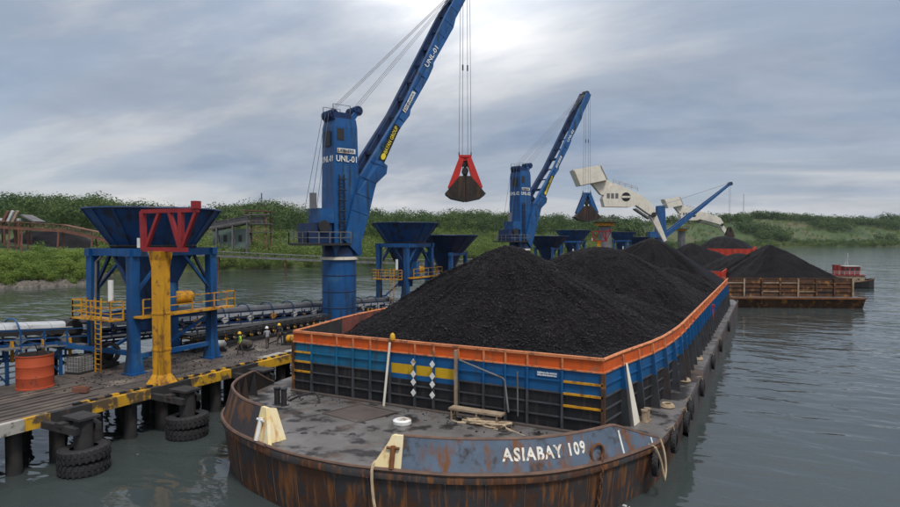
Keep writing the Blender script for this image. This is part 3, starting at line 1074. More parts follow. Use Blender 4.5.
# ------------------------------------------------------------------ belt conveyors behind the pier
def conveyor(label, x, y0, y1, zf, cover, chord_mat, step, hoops, posts, deep, group=None, string_mat='black_steel', walk=None):
    t = thing('belt_conveyor', (x, y0, 0), label, 'conveyor', group)
    def Q(dx, y, dz):
        return Vector((dx, y - y0, zf(y) + dz))
    n = int((y1 - y0) / step)
    # curved cover sheets over the belt
    for i in range(n):
        a, b = y0 + i * step, y0 + (i + 1) * step - 0.02
        m = MB()
        K = 7
        vs = []
        for yy in (a, b):
            for q in range(K):
                an = math.pi * (0.02 + 0.96 * q / (K - 1))
                vs.append(Q(0.78 * math.cos(an), yy, 0.02 + 0.42 * math.sin(an)))
        fs = [(q, q + 1, K + q + 1, K + q) for q in range(K - 1)]
        m.add(vs, fs)
        if cover:
            m.build('cover_sheet', cover if not callable(cover) else cover(a), t, smooth=True, recalc=False)
    m = MB()
    m.bar(Q(0, y0, -0.02), Q(0, y1, -0.02), 1.3, 0.05)
    m.bar(Q(0, y0, -0.62), Q(0, y1, -0.62), 1.2, 0.04)
    m.build('belt', 'belt', t)
    for s in (-0.9, 0.9):
        MB().bar(Q(s, y0, -0.22), Q(s, y1, -0.22), 0.12, 0.26).build('stringer', string_mat, t)
        MB().bar(Q(s * 1.12, y0, -0.95), Q(s * 1.12, y1, -0.95), 0.16, 0.22).build('chord', chord_mat, t)
        MB().bar(Q(s * 1.12, y0, -0.95 - deep), Q(s * 1.12, y1, -0.95 - deep), 0.14, 0.18).build('chord', chord_mat, t)
    for i in range(n):
        yy = y0 + (i + 0.5) * step
        m = MB()
        for s in (-1, 1):
            m.bar(Q(s * 1.0, yy, -0.95 - deep), Q(s * 1.0, yy, -0.2), 0.10)
            m.bar(Q(s * 1.0, yy - step / 2, -0.95 - deep), Q(s * 1.0, yy, -0.95), 0.07)
        m.bar(Q(-1.0, yy, -0.95), Q(1.0, yy, -0.95), 0.08)
        m.build('frame', chord_mat, t)
        m = MB()
        m.tube(Q(-0.85, yy, -0.35), Q(0.98, yy, -0.35), 0.085, 8)
        m.tube(Q(0.88, yy, -0.66), Q(1.05, yy, -0.66), 0.12, 8)
        m.build('idler', 'pale_rust' if i % 3 else 'yellow_paint', t)
        if i % hoops == 0:
            m = MB()
            pts = [Q(0.95 * math.cos(math.pi * q / 10), yy, -0.3 + 0.98 * math.sin(math.pi * q / 10) ** 0.8) for q in range(11)]
            m.path(pts, 0.055, 6)
            m.build('hoop', chord_mat, t)
    if walk:
        MB().bar(Q(1.75, y0, -1.0), Q(1.75, y1, -1.0), 0.8, 0.07).build('walkway', 'grey_steel', t)
        railing('walkway_railing', [tuple(Q(2.12, y0, -0.96)), tuple(Q(2.12, y1, -0.96))], 1.05, walk, parent=t, r=0.03, post_gap=1.35)
        for i in range(n):
            if i % 2 == 0:
                yy = y0 + (i + 0.3) * step
                MB().bar(Q(0.95, yy, -0.78), Q(1.0, yy + 0.5, -0.45), 0.3, 0.4).build('guard_plate', random.choice(['galvanised', 'ibc_white', 'yellow_paint', 'grey_steel']), t)
    for yy in posts:
        m = MB()
        m.bar(Q(1.28, yy, -0.62), Q(1.28, yy, -1.0 - deep * 1.05), 0.16, 0.14)
        m.bar(Q(1.0, yy, -0.95), Q(1.5, yy, -0.95), 0.10)
        m.build('bracket', 'yellow_paint', t)
    for i in range(int((y1 - y0) / 6) + 1):
        yy = y0 + 1.5 + i * 6
        if yy > y1:
            break
        m = MB()
        zb = -4.0
        for s in (-1.1, 1.1):
            top = Q(s, yy, -1.0 - deep)
            m.bar(top, (s * 1.25, yy - y0, zb), 0.24)
        a = Q(-1.1, yy, -1.2 - deep)
        m.bar(a, (1.15, yy - y0, PZ), 0.1)
        m.bar((-1.15, yy - y0, PZ), Q(1.1, yy, -1.2 - deep), 0.1)
        m.build('trestle', 'black_steel', t)
    return t
cA = conveyor('blue trussed belt conveyor with silver cover sheets left of the big hopper', -35.0, -30.0, -4.2, lambda y: 5.35 - 0.086 * (y + 8.3),
              lambda y: 'galvanised' if y < -5.6 else 'dark_cover', 'blue_paint', 1.35, 4, (-10.0, -8.35, -6.55, -4.9), 0.85, None, 'black_steel', 'blue_paint')
hd = MB()
hd.lathe((0, 0, 0), [(0.0, -0.75), (0.62, -0.75), (0.66, 0), (0.62, 0.75), (0.0, 0.75)], 20, axis='x')
hd.build('head_pulley', 'rubber', cA, smooth=True, loc=(0, 25.7, 4.9))
MB().box(-1.1, 1.1, 25.1, 26.6, 3.6, 4.5).build('discharge_chute', 'black_steel', cA)
# walkway beam that slopes down from the conveyor end to the hopper
MB().bar((1.2, 24.2, 4.25), (2.6, 28.5, 3.0), 0.22, 0.3).build('ramp_beam', 'blue_paint', cA)
MB().bar((1.9, 24.0, 4.25), (3.3, 28.3, 3.0), 0.22, 0.3).build('ramp_beam', 'blue_paint', cA)
for k, yy in enumerate((-9.6, -6.5)):
    m = MB()
    for s in (-0.5, 0.75):
        m.bar((1.3 + 0.4, yy + 30 + s, PZ), (1.3 + 0.4, yy + 30 + s, 4.25), 0.16)
    m.bar((1.7, yy + 29.5, PZ + 0.1), (1.7, yy + 30.75, 4.1), 0.07)
    m.bar((1.7, yy + 30.75, PZ + 0.1), (1.7, yy + 29.5, 4.1), 0.07)
    m.build('braced_leg', 'blue_paint', cA)
cB = conveyor('dark hooped belt conveyor running from the big hopper to the crane pedestal', -37.2, -2.5, 38.0, lambda y: 4.55 - 0.052 * (y - 5),
              'dark_cover', 'blue_dark', 1.5, 2, (), 0.55, None, 'galvanised', 'blue_dark')
# second return conveyor, lower, at the back of the pier deck
cC = conveyor('low black conveyor with pale rollers on the pier behind the workers', -33.0, 3.4, 20.0, lambda y: 3.55 - 0.01 * y, None, 'black_steel', 0.9, 99, (), 0.25)

# ------------------------------------------------------------------ hoppers
def make_hopper():
    t = thing('loading_hopper', (0, 0, 0), 'x', 'hopper')
    # z measured from the pier deck
    n = 16
    zt, zb = 10.75, 8.25
    rt_, rb = 4.4, 2.65
    for i in range(n):
        a0 = 2 * math.pi * (i + 0.0) / n
        a1 = 2 * math.pi * (i + 1.0) / n
        m = MB()
        def pt(a, r_, z):
            return (r_ * math.cos(a), r_ * math.sin(a), z)
        vs = [pt(a0, rb, zb), pt(a1, rb, zb), pt(a1, rt_, zt), pt(a0, rt_, zt)]
        vs += [pt(a0, rb - 0.08, zb), pt(a1, rb - 0.08, zb), pt(a1, rt_ - 0.08, zt), pt(a0, rt_ - 0.08, zt)]
        m.add(vs, [(0, 1, 2, 3), (7, 6, 5, 4), (3, 2, 6, 7), (1, 0, 4, 5)])
        m.bar(pt(a0, rb + 0.02, zb + 0.02), pt(a0, rt_ + 0.02, zt - 0.02), 0.07, 0.09)
        m.build('bowl_plate', 'blue_hopper', t)
    m = MB()
    m.path([(rt_ * math.cos(2 * math.pi * i / n), rt_ * math.sin(2 * math.pi * i / n), zt) for i in range(n)], 0.09, 6, closed=True)
    m.build('rim', 'blue_dark', t)
    m = MB()
    m.path([(rb * math.cos(2 * math.pi * i / n), rb * math.sin(2 * math.pi * i / n), zb) for i in range(n)], 0.13, 6, closed=True)
    m.build('collar', 'black_steel', t)
    X, Y = 2.1, 3.1
    # lower pyramid and chute
    m = MB()
    a, b = 2.0, 0.7
    vs = [(-a, -a, zb), (a, -a, zb), (a, a, zb), (-a, a, zb), (-b, -b, 4.6), (b, -b, 4.6), (b, b, 4.6), (-b, b, 4.6)]
    m.add(vs, [(0, 1, 5, 4), (1, 2, 6, 5), (2, 3, 7, 6), (3, 0, 4, 7)])
    m.box(-b, b, -b, b, 2.4, 4.6)
    m.build('chute', 'blue_hopper', t)
    # legs with flared foot, beams, braces
    for sx in (-1, 1):
        for sy in (-1, 1):
            m = MB()
            m.box(sx * X - 0.29, sx * X + 0.29, sy * Y - 0.29, sy * Y + 0.29, 1.4, 7.95)
            m.bar((sx * X, sy * Y, 0.12), (sx * X, sy * Y, 1.42), 0.86, 0.86, w2=0.6, h2=0.6)
            m.box(sx * X - 0.55, sx * X + 0.55, sy * Y - 0.55, sy * Y + 0.55, 0.0, 0.12)
            m.build('leg', 'blue_paint', t)
    for sy in (-1, 1):
        MB().box(-X - 0.45, X + 0.45, sy * Y - 0.22, sy * Y + 0.22, 7.62, 8.12).build('top_beam', 'blue_paint', t)
        m = MB()
        m.bar((-X, sy * Y, 5.1), (-X + 1.9, sy * Y, 7.7), 0.18).bar((X, sy * Y, 5.1), (X - 1.9, sy * Y, 7.7), 0.18)
        m.build('brace', 'blue_dark', t)
    for sx in (-1, 1):
        MB().box(sx * X - 0.23, sx * X + 0.23, -Y - 0.42, Y + 0.42, 7.6, 8.08).build('top_beam', 'blue_paint', t)
        m = MB()
        m.bar((sx * X, -Y, 5.0), (sx * X, -Y + 2.4, 7.7), 0.18).bar((sx * X, Y, 5.0), (sx * X, Y - 2.4, 7.7), 0.18)
        m.build('brace', 'blue_paint', t)
        MB().box(sx * X - 0.14, sx * X + 0.14, -Y, Y, 3.35, 3.72).build('mid_beam', 'blue_paint', t)
        MB().bar((sx * X, -Y, 0.6), (sx * X, Y, 3.3), 0.2).build('brace', 'blue_paint', t)
    MB().box(X - 0.15, X + 0.15, -Y, Y, 0.95, 1.25).build('low_beam', 'blue_paint', t)
    # platforms with yellow railings
    MB().box(X + 0.25, X + 1.15, -Y - 0.2, Y + 1.2, 3.66, 3.78).build('walkway', 'yellow_paint', t)
    railing('railing', [(X + 1.12, -Y - 0.1, 3.78), (X + 1.12, Y + 1.15, 3.78), (X + 0.3, Y + 1.15, 3.78)], 1.1, 'yellow_paint', parent=t, r=0.035, post_gap=1.7)
    MB().box(X - 2.0, X + 0.1, -Y + 0.35, Y - 0.35, 3.66, 3.74).build('walkway', 'black_steel', t)
    MB().box(-X - 0.3, X - 0.4, -Y - 1.3, -Y - 0.35, 3.5, 3.6).build('walkway', 'yellow_paint', t)
    railing('railing', [(-X - 0.25, -Y - 0.3, 3.6), (-X - 0.25, -Y - 1.25, 3.6), (X - 0.45, -Y - 1.25, 3.6), (X - 0.45, -Y - 0.4, 3.6)], 1.15, 'yellow_paint', parent=t, r=0.04, post_gap=0.9, rails=(0.33, 0.66, 1.0))
    # ladder from the deck to the platform
    m = MB()
    for s in (-0.28, 0.28):
        m.bar((X - 1.2 + s, -Y - 1.62, 0.3), (X - 1.2 + s, -Y - 1.55, 5.0), 0.07)
    for k in range(13):
        m.bar((X - 1.48, -Y - 1.6, 0.5 + k * 0.32), (X - 0.92, -Y - 1.6, 0.5 + k * 0.32), 0.045)
    m.build('ladder', 'yellow_paint', t)
    # drive: motor and gear box
    m = MB()
    m.lathe((1.55, 1.0, 4.6), [(0.0, -0.75), (0.42, -0.75), (0.47, -0.6), (0.47, 0.6), (0.42, 0.75), (0.0, 0.75)], 14, axis='y')
    m.build('motor', 'yellow_paint', t, smooth=True)
    MB().box(0.9, 2.0, -0.55, 0.2, 3.8, 5.7).build('gear_box', 'blue_paint', t)
    m = MB()
    m.path([(-X + 0.4, -Y - 0.35, 0.2), (-X + 0.4, -Y - 0.35, 3.6), (-X + 0.6, -Y - 0.2, 5.0), (-X + 0.7, -Y - 0.2, 7.2), (-X + 1.2, -Y - 0.1, 7.6)], 0.08, 8)
    m.build('pipe', 'grey_steel', t, smooth=True)
    MB().tube((X - 0.9, -Y - 0.9, 4.7), (X - 0.9, -Y - 0.9, 6.1), 0.17, 10).build('vent_pipe', 'white_plate', t)
    return t
hop = make_hopper()
hop.location = (-31.55, -0.25, PZ)
hop['label'] = 'nearest and largest looking blue hopper on the pier behind the yellow column'
hop['group'] = 'tall blue hoppers'
def hop_copy(loc, label, scale=1.0):
    c = copy_tree(hop)
    c.location = loc
    c.scale = (scale,) * 3
    c['label'] = label
    c['group'] = 'tall blue hoppers'
    return c
hop_copy((-35.9, 40.3, PZ), 'blue hopper with yellow railings beyond the big crane pedestal, left of the grab')
hop_copy((-37.5, 124.0, PZ), 'blue hopper with a yellow post just right of the second blue crane')
hop_copy((-36.5, 178.0, PZ), 'small far blue hopper right of the grey crane column')
# shorter hoppers without platforms
def make_low_hopper(label, loc, s=1.0):
    t = thing('loading_hopper', loc, label, 'hopper', 'low dark blue hoppers')
    t.scale = (s, s, s)
    n = 16
    zt, zb, rt_, rb = 9.2, 6.6, 4.75, 2.4
    for i in range(n):
        a0, a1 = 2 * math.pi * i / n, 2 * math.pi * (i + 1) / n
        m = MB()
        pt = lambda a, r_, z: (r_ * math.cos(a), r_ * math.sin(a), z)
        vs = [pt(a0, rb, zb), pt(a1, rb, zb), pt(a1, rt_, zt), pt(a0, rt_, zt), pt(a0, rb - .1, zb), pt(a1, rb - .1, zb), pt(a1, rt_ - .1, zt), pt(a0, rt_ - .1, zt)]
        m.add(vs, [(0, 1, 2, 3), (7, 6, 5, 4), (3, 2, 6, 7), (1, 0, 4, 5)])
        m.bar(pt(a0, rb + 0.02, zb), pt(a0, rt_ + 0.02, zt), 0.07, 0.09)
        m.build('bowl_plate', 'blue_dark', t)
    m = MB()
    m.path([pt(2 * math.pi * i / n, rt_, zt) for i in range(n)], 0.09, 6, closed=True)
    m.build('rim', 'blue_dark', t)
    for sx in (-1, 1):
        for sy in (-1, 1):
            MB().box(sx * 2 - 0.25, sx * 2 + 0.25, sy * 2.4 - 0.25, sy * 2.4 + 0.25, 0, 6.7).build('leg', 'blue_paint', t)
        MB().box(sx * 2 - 0.2, sx * 2 + 0.2, -2.9, 2.9, 6.2, 6.6).build('top_beam', 'blue_paint', t)
    MB().tube((0, 0, 3.0), (0, 0, 6.6), 0.8, 12, 2.3).build('chute', 'blue_dark', t)
    MB().box(2.3, 3.1, -2.8, 2.8, 3.4, 3.5).build('walkway', 'yellow_paint', t)
    railing('railing', [(3.05, -2.8, 3.5), (3.05, 2.8, 3.5)], 1.1, 'yellow_paint', parent=t, r=0.04)
    return t
make_low_hopper('dark open hopper partly hidden behind the second hopper and the coal', (-36.2, 52.5, PZ))
make_low_hopper('dark open hopper beside the second blue crane', (-37.6, 104.0, PZ))
make_low_hopper('far dark hopper between the grey crane column and the white boom', (-36.5, 205.0, PZ))

# guard column with red truss frame
def guard_column(loc, label, top=8.0):
    t = thing('guard_column', loc, label, 'column', 'yellow guard columns')
    m = MB()
    m.box(-0.36, 0.36, -0.36, 0.36, 0.5, top - 0.55)
    m.bar((0, 0, 0.0), (0, 0, 0.55), 1.25, 1.25, w2=0.74, h2=0.74)
    m.build('post', 'yellow_paint', t)
    m = MB()
    m.bar((0, 0, top - 0.6), (0, 0, top), 0.70, 0.70, w2=1.0, h2=0.95)
    for a in range(4):
        m.bar((0.42 * math.cos(a * 1.57 + 0.78), 0.42 * math.sin(a * 1.57 + 0.78), top - 1.1), (0.62 * math.cos(a * 1.57 + 0.78), 0.62 * math.sin(a * 1.57 + 0.78), top), 0.1)
    m.build('head', 'yellow_paint', t)
    for z0 in (2.0, 4.2):
        MB().box(-0.39, 0.39, -0.39, 0.39, z0, z0 + 0.12).build('band', 'yellow_paint', t)
    f = MB()
    zb, zt = top + 0.1, top + 2.42
    f.bar((-1.35, 0, zb), (2.05, 0, zb), 0.26)
    f.bar((-1.45, 0, zt), (2.95, 0, zt + 0.02), 0.24)
    f.bar((-1.35, 0, zb), (-1.4, 0, zt), 0.28)
    f.bar((1.62, 0, zb), (1.66, 0, zt), 0.28)
    f.bar((-1.2, 0, zb), (0.0, 0, zt), 0.2)
    f.bar((0.75, 0, zt), (1.6, 0, zb), 0.22)
    f.bar((1.65, 0, zb), (2.85, 0, zt), 0.2)
    f.build('truss_frame', 'red_frame', t)
    MB().box(2.6, 3.0, -0.2, 0.2, zt + 0.1, zt + 0.55).build('lamp', 'red_frame', t)
    MB().box(-1.75, -1.45, -0.14, 0.14, zb + 0.1, zb + 0.7).build('lamp', 'white_plate', t)
    return t
guard_column((-25.75, -4.1, PZ), 'tall yellow column with red truss frame in front of the nearest hopper').rotation_euler = (0, 0, R(6))
guard_column((-29.5, 118.5, PZ), 'far yellow column beside the hopper at the second blue crane')

# ------------------------------------------------------------------ things on the pier
t = thing('steel_drum', (-31.3, -8.35, PZ), 'large open orange steel drum on the pier at left', 'drum')
m = MB()
pr = [(0.0, 0.05), (1.06, 0.0), (1.06, 0.12), (1.03, 0.14), (1.03, 0.72), (1.045, 0.76), (1.03, 0.80), (1.03, 1.40), (1.045, 1.44), (1.03, 1.48), (1.03, 2.05), (1.07, 2.07), (1.07, 2.14)]
m.lathe((0, 0, 0), pr, 40)
m.build('shell', 'tank_orange', t, smooth=True, recalc=False)
m = MB()
m.lathe((0, 0, 0), [(1.07, 2.14), (0.99, 2.14), (0.98, 0.3), (0.0, 0.3)], 40)
m.build('lining', 'tank_inside', t, smooth=True, recalc=False)
m = MB()
for q in range(3):
    a = q * 2.1 + 0.4
    m.path([(1.0 * math.cos(a), 1.0 * math.sin(a), 2.14), (0.5 * math.cos(a), 0.5 * math.sin(a), 2.5), (0, 0, 2.75)], 0.03, 5)
m.build('sling', 'black_steel', t)

t.scale = (0.92, 0.92, 0.94)
t = thing('cage_container', (-33.0, -4.7, PZ), 'pale caged liquid container under the conveyor head beside the nearest hopper', 'container', rotz=0.2)
MB().box(-0.5, 0.5, -0.55, 0.55, 0.17, 1.08).build('tank', 'ibc_white', t)
m = MB()
for z in (0.15, 0.4, 0.65, 0.9, 1.12):
    m.path([(-0.56, -0.6, z), (0.56, -0.6, z), (0.56, 0.6, z), (-0.56, 0.6, z)], 0.022, 4, closed=True)
for q in range(6):
    f = -0.56 + 1.12 * q / 5
    for yy in (-0.6, 0.6):
        m.bar((f, yy, 0.1), (f, yy, 1.12), 0.03)
    for xx in (-0.56, 0.56):
        m.bar((xx, f * 1.07, 0.1), (xx, f * 1.07, 1.12), 0.03)
m.build('cage', 'grey_steel', t)
MB().box(-0.58, 0.58, -0.62, 0.62, 0.0, 0.13).build('pallet', 'black_steel', t)

t = thing('timber_block', (-27.7, -7.85, PZ + 0.05), 'small rusty brown block lying on the pier in front of the orange drum', 'block', rotz=0.5)
m = MB()
m.bar((-0.42, 0, 0.14), (0.42, 0, 0.14), 0.34, 0.28)
m.build('timber', 'gallery_rust', t)
MB().bar((-0.3, 0.05, 0.30), (0.35, -0.04, 0.30), 0.16, 0.05).build('strap', 'rust', t)

# drive station under the conveyor by the hopper
t = thing('drive_station', (-33.4, -3.2, PZ), 'dark belt drive machine at the foot of the nearest hopper', 'machine')
MB().box(-0.9, 0.9, -0.8, 0.9, 0.1, 0.35).build('base_frame', 'black_steel', t)
m = MB()
m.lathe((0.2, 0, 0.85), [(0, -0.7), (0.45, -0.7), (0.5, -0.55), (0.5, 0.5), (0.42, 0.7), (0, 0.7)], 16, axis='y')
m.build('motor', 'black_steel', t, smooth=True)
MB().box(-0.8, -0.3, -0.5, 0.5, 0.35, 1.5).build('gear_box', 'blue_dark', t)
m = MB()
m.lathe((0.75, 0.3, 1.0), [(0.5, -0.1), (0.75, -0.1), (0.75, 0.1), (0.5, 0.1)], 18, axis='x', close=True)
m.build('pulley_guard', 'rubber', t, smooth=True)
# striped barrier beside the crane pedestal
t = thing('striped_barrier', (-30.6, 25.5, PZ), 'black and yellow striped barrier beside the crane pedestal', 'barrier')
MB().box(-1.3, 1.3, -0.1, 0.1, 0.2, 1.25).build('board', 'black_paint', t)
for i in range(5):
    x = -1.15 + i * 0.5
    m = MB()
    m.prism([(x, 0.22), (x + 0.22, 0.22), (x + 0.52, 1.23), (x + 0.30, 1.23)], lambda a, b, c: (a, c, b), -0.12, -0.103)
    m.build('stripe', 'yellow_paint', t)
for x in (-1.1, 1.1):
    MB().box(x - 0.06, x + 0.06, -0.06, 0.06, 0.0, 0.2).build('foot', 'black_steel', t)
# pumps and hoses by the workers
for i, (x, y, lab, mt) in enumerate(((-29.6, 6.2, 'dark pump set between the workers on the pier', 'deck_brown'), (-28.0, 9.6, 'yellow machine on the pier behind the workers', 'yellow_paint'),
                                     (-31.2, 4.9, 'pale machine box by the green vested worker', 'ibc_white'))):
    t = thing('pump_set', (x, y, PZ), lab, 'machine', rotz=0.4 * i)
    MB().box(-0.7, 0.7, -0.35, 0.35, 0.0, 0.15).build('skid', 'black_steel', t)
    m = MB()
    m.lathe((0.2, 0, 0.5), [(0, -0.5), (0.28, -0.5), (0.32, -0.4), (0.32, 0.35), (0, 0.5)], 12, axis='x')
    m.build('motor', mt, t, smooth=True)
    MB().tube((-0.45, 0, 0.15), (-0.45, 0, 1.0), 0.16, 10).build('pump_body', 'black_steel', t)
    m = MB()
    m.path([(-0.45, 0, 0.9), (-0.8, 0.2, 1.0), (-1.2, 0.3, 0.3), (-1.9, 0.1, 0.06)], 0.06, 6)
    m.build('hose', 'rubber', t, smooth=True)

# ------------------------------------------------------------------ workers
def person(loc, rotz, label, shirt, helmet, lean=0.0, arm=0):
    t = thing('person', loc, label, 'person', rotz=rotz)
    import bmesh
    J = {'pel': (0, 0, 0.93), 'abd': (0, 0.01, 1.10), 'che': (0, 0.02 + lean, 1.32), 'nk': (0, 0.03 + lean, 1.46), 'hd': (0, 0.05 + lean, 1.58), 'top': (0, 0.05 + lean, 1.68)}
    rad = {'pel': .145, 'abd': .13, 'che': .155, 'nk': .055, 'hd': .095, 'top': .075}
    ed = [('pel', 'abd'), ('abd', 'che'), ('che', 'nk'), ('nk', 'hd'), ('hd', 'top')]
    for s, n in ((-1, 'l'), (1, 'r')):
        st = 0.12 * s
        J.update({n + 'hip': (0.10 * s, 0, 0.86), n + 'kn': (0.11 * s, 0.04 + st, 0.48), n + 'an': (0.11 * s, st * 1.4 - 0.02, 0.09), n + 'to': (0.12 * s, st * 1.4 + 0.13, 0.04)})
        rad.update({n + 'hip': .095, n + 'kn': .062, n + 'an': .045, n + 'to': .04})
        fw_ = 0.10 if arm == 0 else 0.30
        J.update({n + 'sh': (0.19 * s, 0.02 + lean, 1.39), n + 'el': (0.25 * s, 0.0 + lean + 0.04 * arm, 1.12), n + 'wr': (0.24 * s, fw_ + lean, 0.90 + 0.12 * arm), n + 'ha': (0.23 * s, fw_ + 0.05 + lean, 0.82 + 0.12 * arm)})
        rad.update({n + 'sh': .065, n + 'el': .045, n + 'wr': .033, n + 'ha': .03})
        ed += [('pel', n + 'hip'), (n + 'hip', n + 'kn'), (n + 'kn', n + 'an'), (n + 'an', n + 'to'), ('che', n + 'sh'), (n + 'sh', n + 'el'), (n + 'el', n + 'wr'), (n + 'wr', n + 'ha')]
        for q in range(5):
            fn = f'{n}f{q}'
            J[fn] = (0.23 * s + (q - 2) * 0.018, fw_ + 0.07 + lean + (0.03 if q in (0,) else 0), 0.74 + 0.12 * arm + (0.04 if q == 0 else 0.01 * abs(q - 2)))
            rad[fn] = .009
            ed.append((n + 'ha', fn))
    keys = list(J)
    me = bpy.data.meshes.new('body')
    me.from_pydata([J[k_] for k_ in keys], [(keys.index(a), keys.index(b)) for a, b in ed], [])
    ob = bpy.data.objects.new('body', me)
    COL.objects.link(ob)
    ob.modifiers.new('skin', 'SKIN')
    if not me.skin_vertices:
        bm = bmesh.new()
        bm.from_mesh(me)
        bm.verts.layers.skin.verify()
        bm.to_mesh(me)
        bm.free()
    for i, k_ in enumerate(keys):
        sv = me.skin_vertices[0].data[i]
        sv.radius = (rad[k_], rad[k_] * (0.72 if k_ in ('pel', 'abd', 'che') else 1.0))
        sv.use_root = k_ == 'pel'
    sm = ob.modifiers.new('sub', 'SUBSURF')
    sm.levels = 1
    sm.render_levels = 1
    dg = bpy.context.evaluated_depsgraph_get()
    nm = bpy.data.meshes.new_from_object(ob.evaluated_get(dg))
    bpy.data.objects.remove(ob)
    nm.materials.clear()
    for q in ('skin', shirt, 'trousers', 'black_steel'):
        nm.materials.append(MATS[q])
    for p in nm.polygons:
        c = p.center
        p.use_smooth = True
        if c.z < 0.13:
            p.material_index = 3
        elif c.z < 0.98 and abs(c.x) < 0.2:
            p.material_index = 2
        elif c.z < 1.45 and c.z > 1.0 + 0.1 * arm * (abs(c.x) > 0.2):
            p.material_index = 1
        elif abs(c.x) > 0.2 and c.z > 0.93 + 0.1 * arm:
            p.material_index = 1
        else:
            p.material_index = 0
    link('body', nm, t)
    m = MB()
    m.lathe((0, 0.05 + lean, 1.62), [(0.155, 0.0), (0.13, 0.015), (0.125, 0.06), (0.10, 0.12), (0.05, 0.155), (0.0, 0.16)], 14)
    m.build('helmet', helmet, t, smooth=True, recalc=False)
    return t
person((-28.3, 4.5, PZ), R(150), 'worker in bright green vest and yellow helmet walking on the pier', 'vest_green', 'helmet_yellow')
person((-28.4, 7.4, PZ), R(60), 'worker in grey shirt and white helmet bending beside the machines on the pier', 'shirt_grey', 'helmet_white', 0.08, 1)
person((-28.9, 9.3, PZ), R(200), 'worker in dark clothes and yellow helmet farthest along the pier', 'shirt_dark', 'helmet_yellow', 0.04, 1)

# ================================================================== NEAR BARGE
XC = -9.5
barge = thing('coal_barge', (XC, 0, WZ), 'near barge with orange and blue side walls and a rusty rounded bow', 'barge')
# barge-local: x from the centre line, y towards the stern, z from the water
def catmull(pts, n):
    out = []
    P_ = [pts[0]] + pts + [pts[-1]]
    for i in range(1, len(P_) - 2):
        for k in range(n):
            t = k / n
            q = []
            for c in range(2):
                p0, p1, p2, p3 = (P_[i + j][c] for j in (-1, 0, 1, 2))
                q.append(0.5 * ((2 * p1) + (-p0 + p2) * t + (2 * p0 - 5 * p1 + 4 * p2 - p3) * t * t + (-p0 + 3 * p1 - 3 * p2 + p3) * t ** 3))
            out.append(tuple(q))
    out.append(pts[-1])
    return out
BOW = [(0, -9.45), (1.4, -9.4), (2.8, -9.15), (5.6, -8.3), (7.9, -6.9), (9.2, -5.6), (10.3, -3.8), (11.3, -1.4), (11.95, 0.8), (12.25, 4.0), (12.3, 9.0)]
half = catmull(BOW, 6)
hull_half = half + [(12.3, y) for y in range(12, 70, 6)] + [(12.3, 70), (11.6, 73.5)]
def dz_(y):      # deck height above the water, with a little sheer at the bow
    return 2.24 + 0.40 * max(0.0, min(1.0, -y / 9.0))
# tangents/normals on the bow outline
def outline_nrm(i):
    a = half[max(i - 1, 0)]
    b = half[min(i + 1, len(half) - 1)]
    t = Vector((b[0] - a[0], b[1] - a[1], 0)).normalized()
    return Vector((t.y, -t.x, 0))
arc = [0.0]
for a, b in zip(half[:-1], half[1:]):
    arc.append(arc[-1] + math.hypot(b[0] - a[0], b[1] - a[1]))
def on_arc(s):
    x = float(np.interp(s, arc, [p[0] for p in half]))
    y = float(np.interp(s, arc, [p[1] for p in half]))
    e = 0.05
    x2 = float(np.interp(s + e, arc, [p[0] for p in half])) - float(np.interp(s - e, arc, [p[0] for p in half]))
    y2 = float(np.interp(s + e, arc, [p[1] for p in half])) - float(np.interp(s - e, arc, [p[1] for p in half]))
    t = Vector((x2, y2, 0)).normalized()
    return Vector((x, y, 0)), Vector((t.y, -t.x, 0))
# hull: separate bow shell and two sides
def shell(points, sgn, prof, inward):
    m = MB()
    n = len(prof)
    for i, (x, y) in enumerate(points):
        for (f, z) in prof:
            nn = inward(i)
            zz = z if z < 0.5 else z * dz_(y) / 2.24
            m.v.append((sgn * (x - nn.x * f), y - nn.y * f, zz))
    for i in range(len(points) - 1):
        for j in range(n - 1):
            m.f.append((i * n + j, (i + 1) * n + j, (i + 1) * n + j + 1, i * n + j + 1))
            m.m.append(0)
    return m
prof_bow = [(0.9, -2.4), (0.42, -0.8), (0.30, 0.2), (0.18, 0.9), (0.10, 1.6), (0.06, 1.88), (-0.06, 1.92), (-0.08, 2.10), (0.0, 2.24)]
hb = MB()
for s in (1, -1):
    m = shell(half, s, prof_bow, outline_nrm)
    hb.add(m.v, m.f)
hb.build('bow_shell', 'hull_rust', barge, smooth=True)
prof_side = [(0.0, -1.8), (0.0, 1.82), (-0.07, 1.86), (-0.07, 2.08), (0.0, 2.24)]
side_pts = [half[-1]] + [(12.3, y) for y in range(12, 72, 4)] + [(12.3, 73.5)]
for s in (1, -1):
    shell(side_pts, s, prof_side, lambda i: Vector((1, 0, 0))).build('side_shell', 'hull_side', barge, recalc=True)
MB().add([(-12.3, 73.5, -1.8), (12.3, 73.5, -1.8), (12.3, 73.5, 2.24), (-12.3, 73.5, 2.24)], [(0, 1, 2, 3)]).build('transom', 'hull_side', barge, recalc=False)
# vertical frame marks on the bow shell: thin weld bands
for s in np.arange(1.0, 14.0, 1.55):
    for sg in (1, -1):
        p, n = on_arc(s)
        m = MB()
        pts = []
        for f, z in prof_bow[2:7]:
            zz = z if z < 0.5 else z * dz_(p.y) / 2.24
            q = p - n * (f - 0.012)
            pts.append((sg * q.x, q.y, zz))
        m.path(pts, 0.02, 4)
        m.build('weld_seam', 'rim_rust', barge)
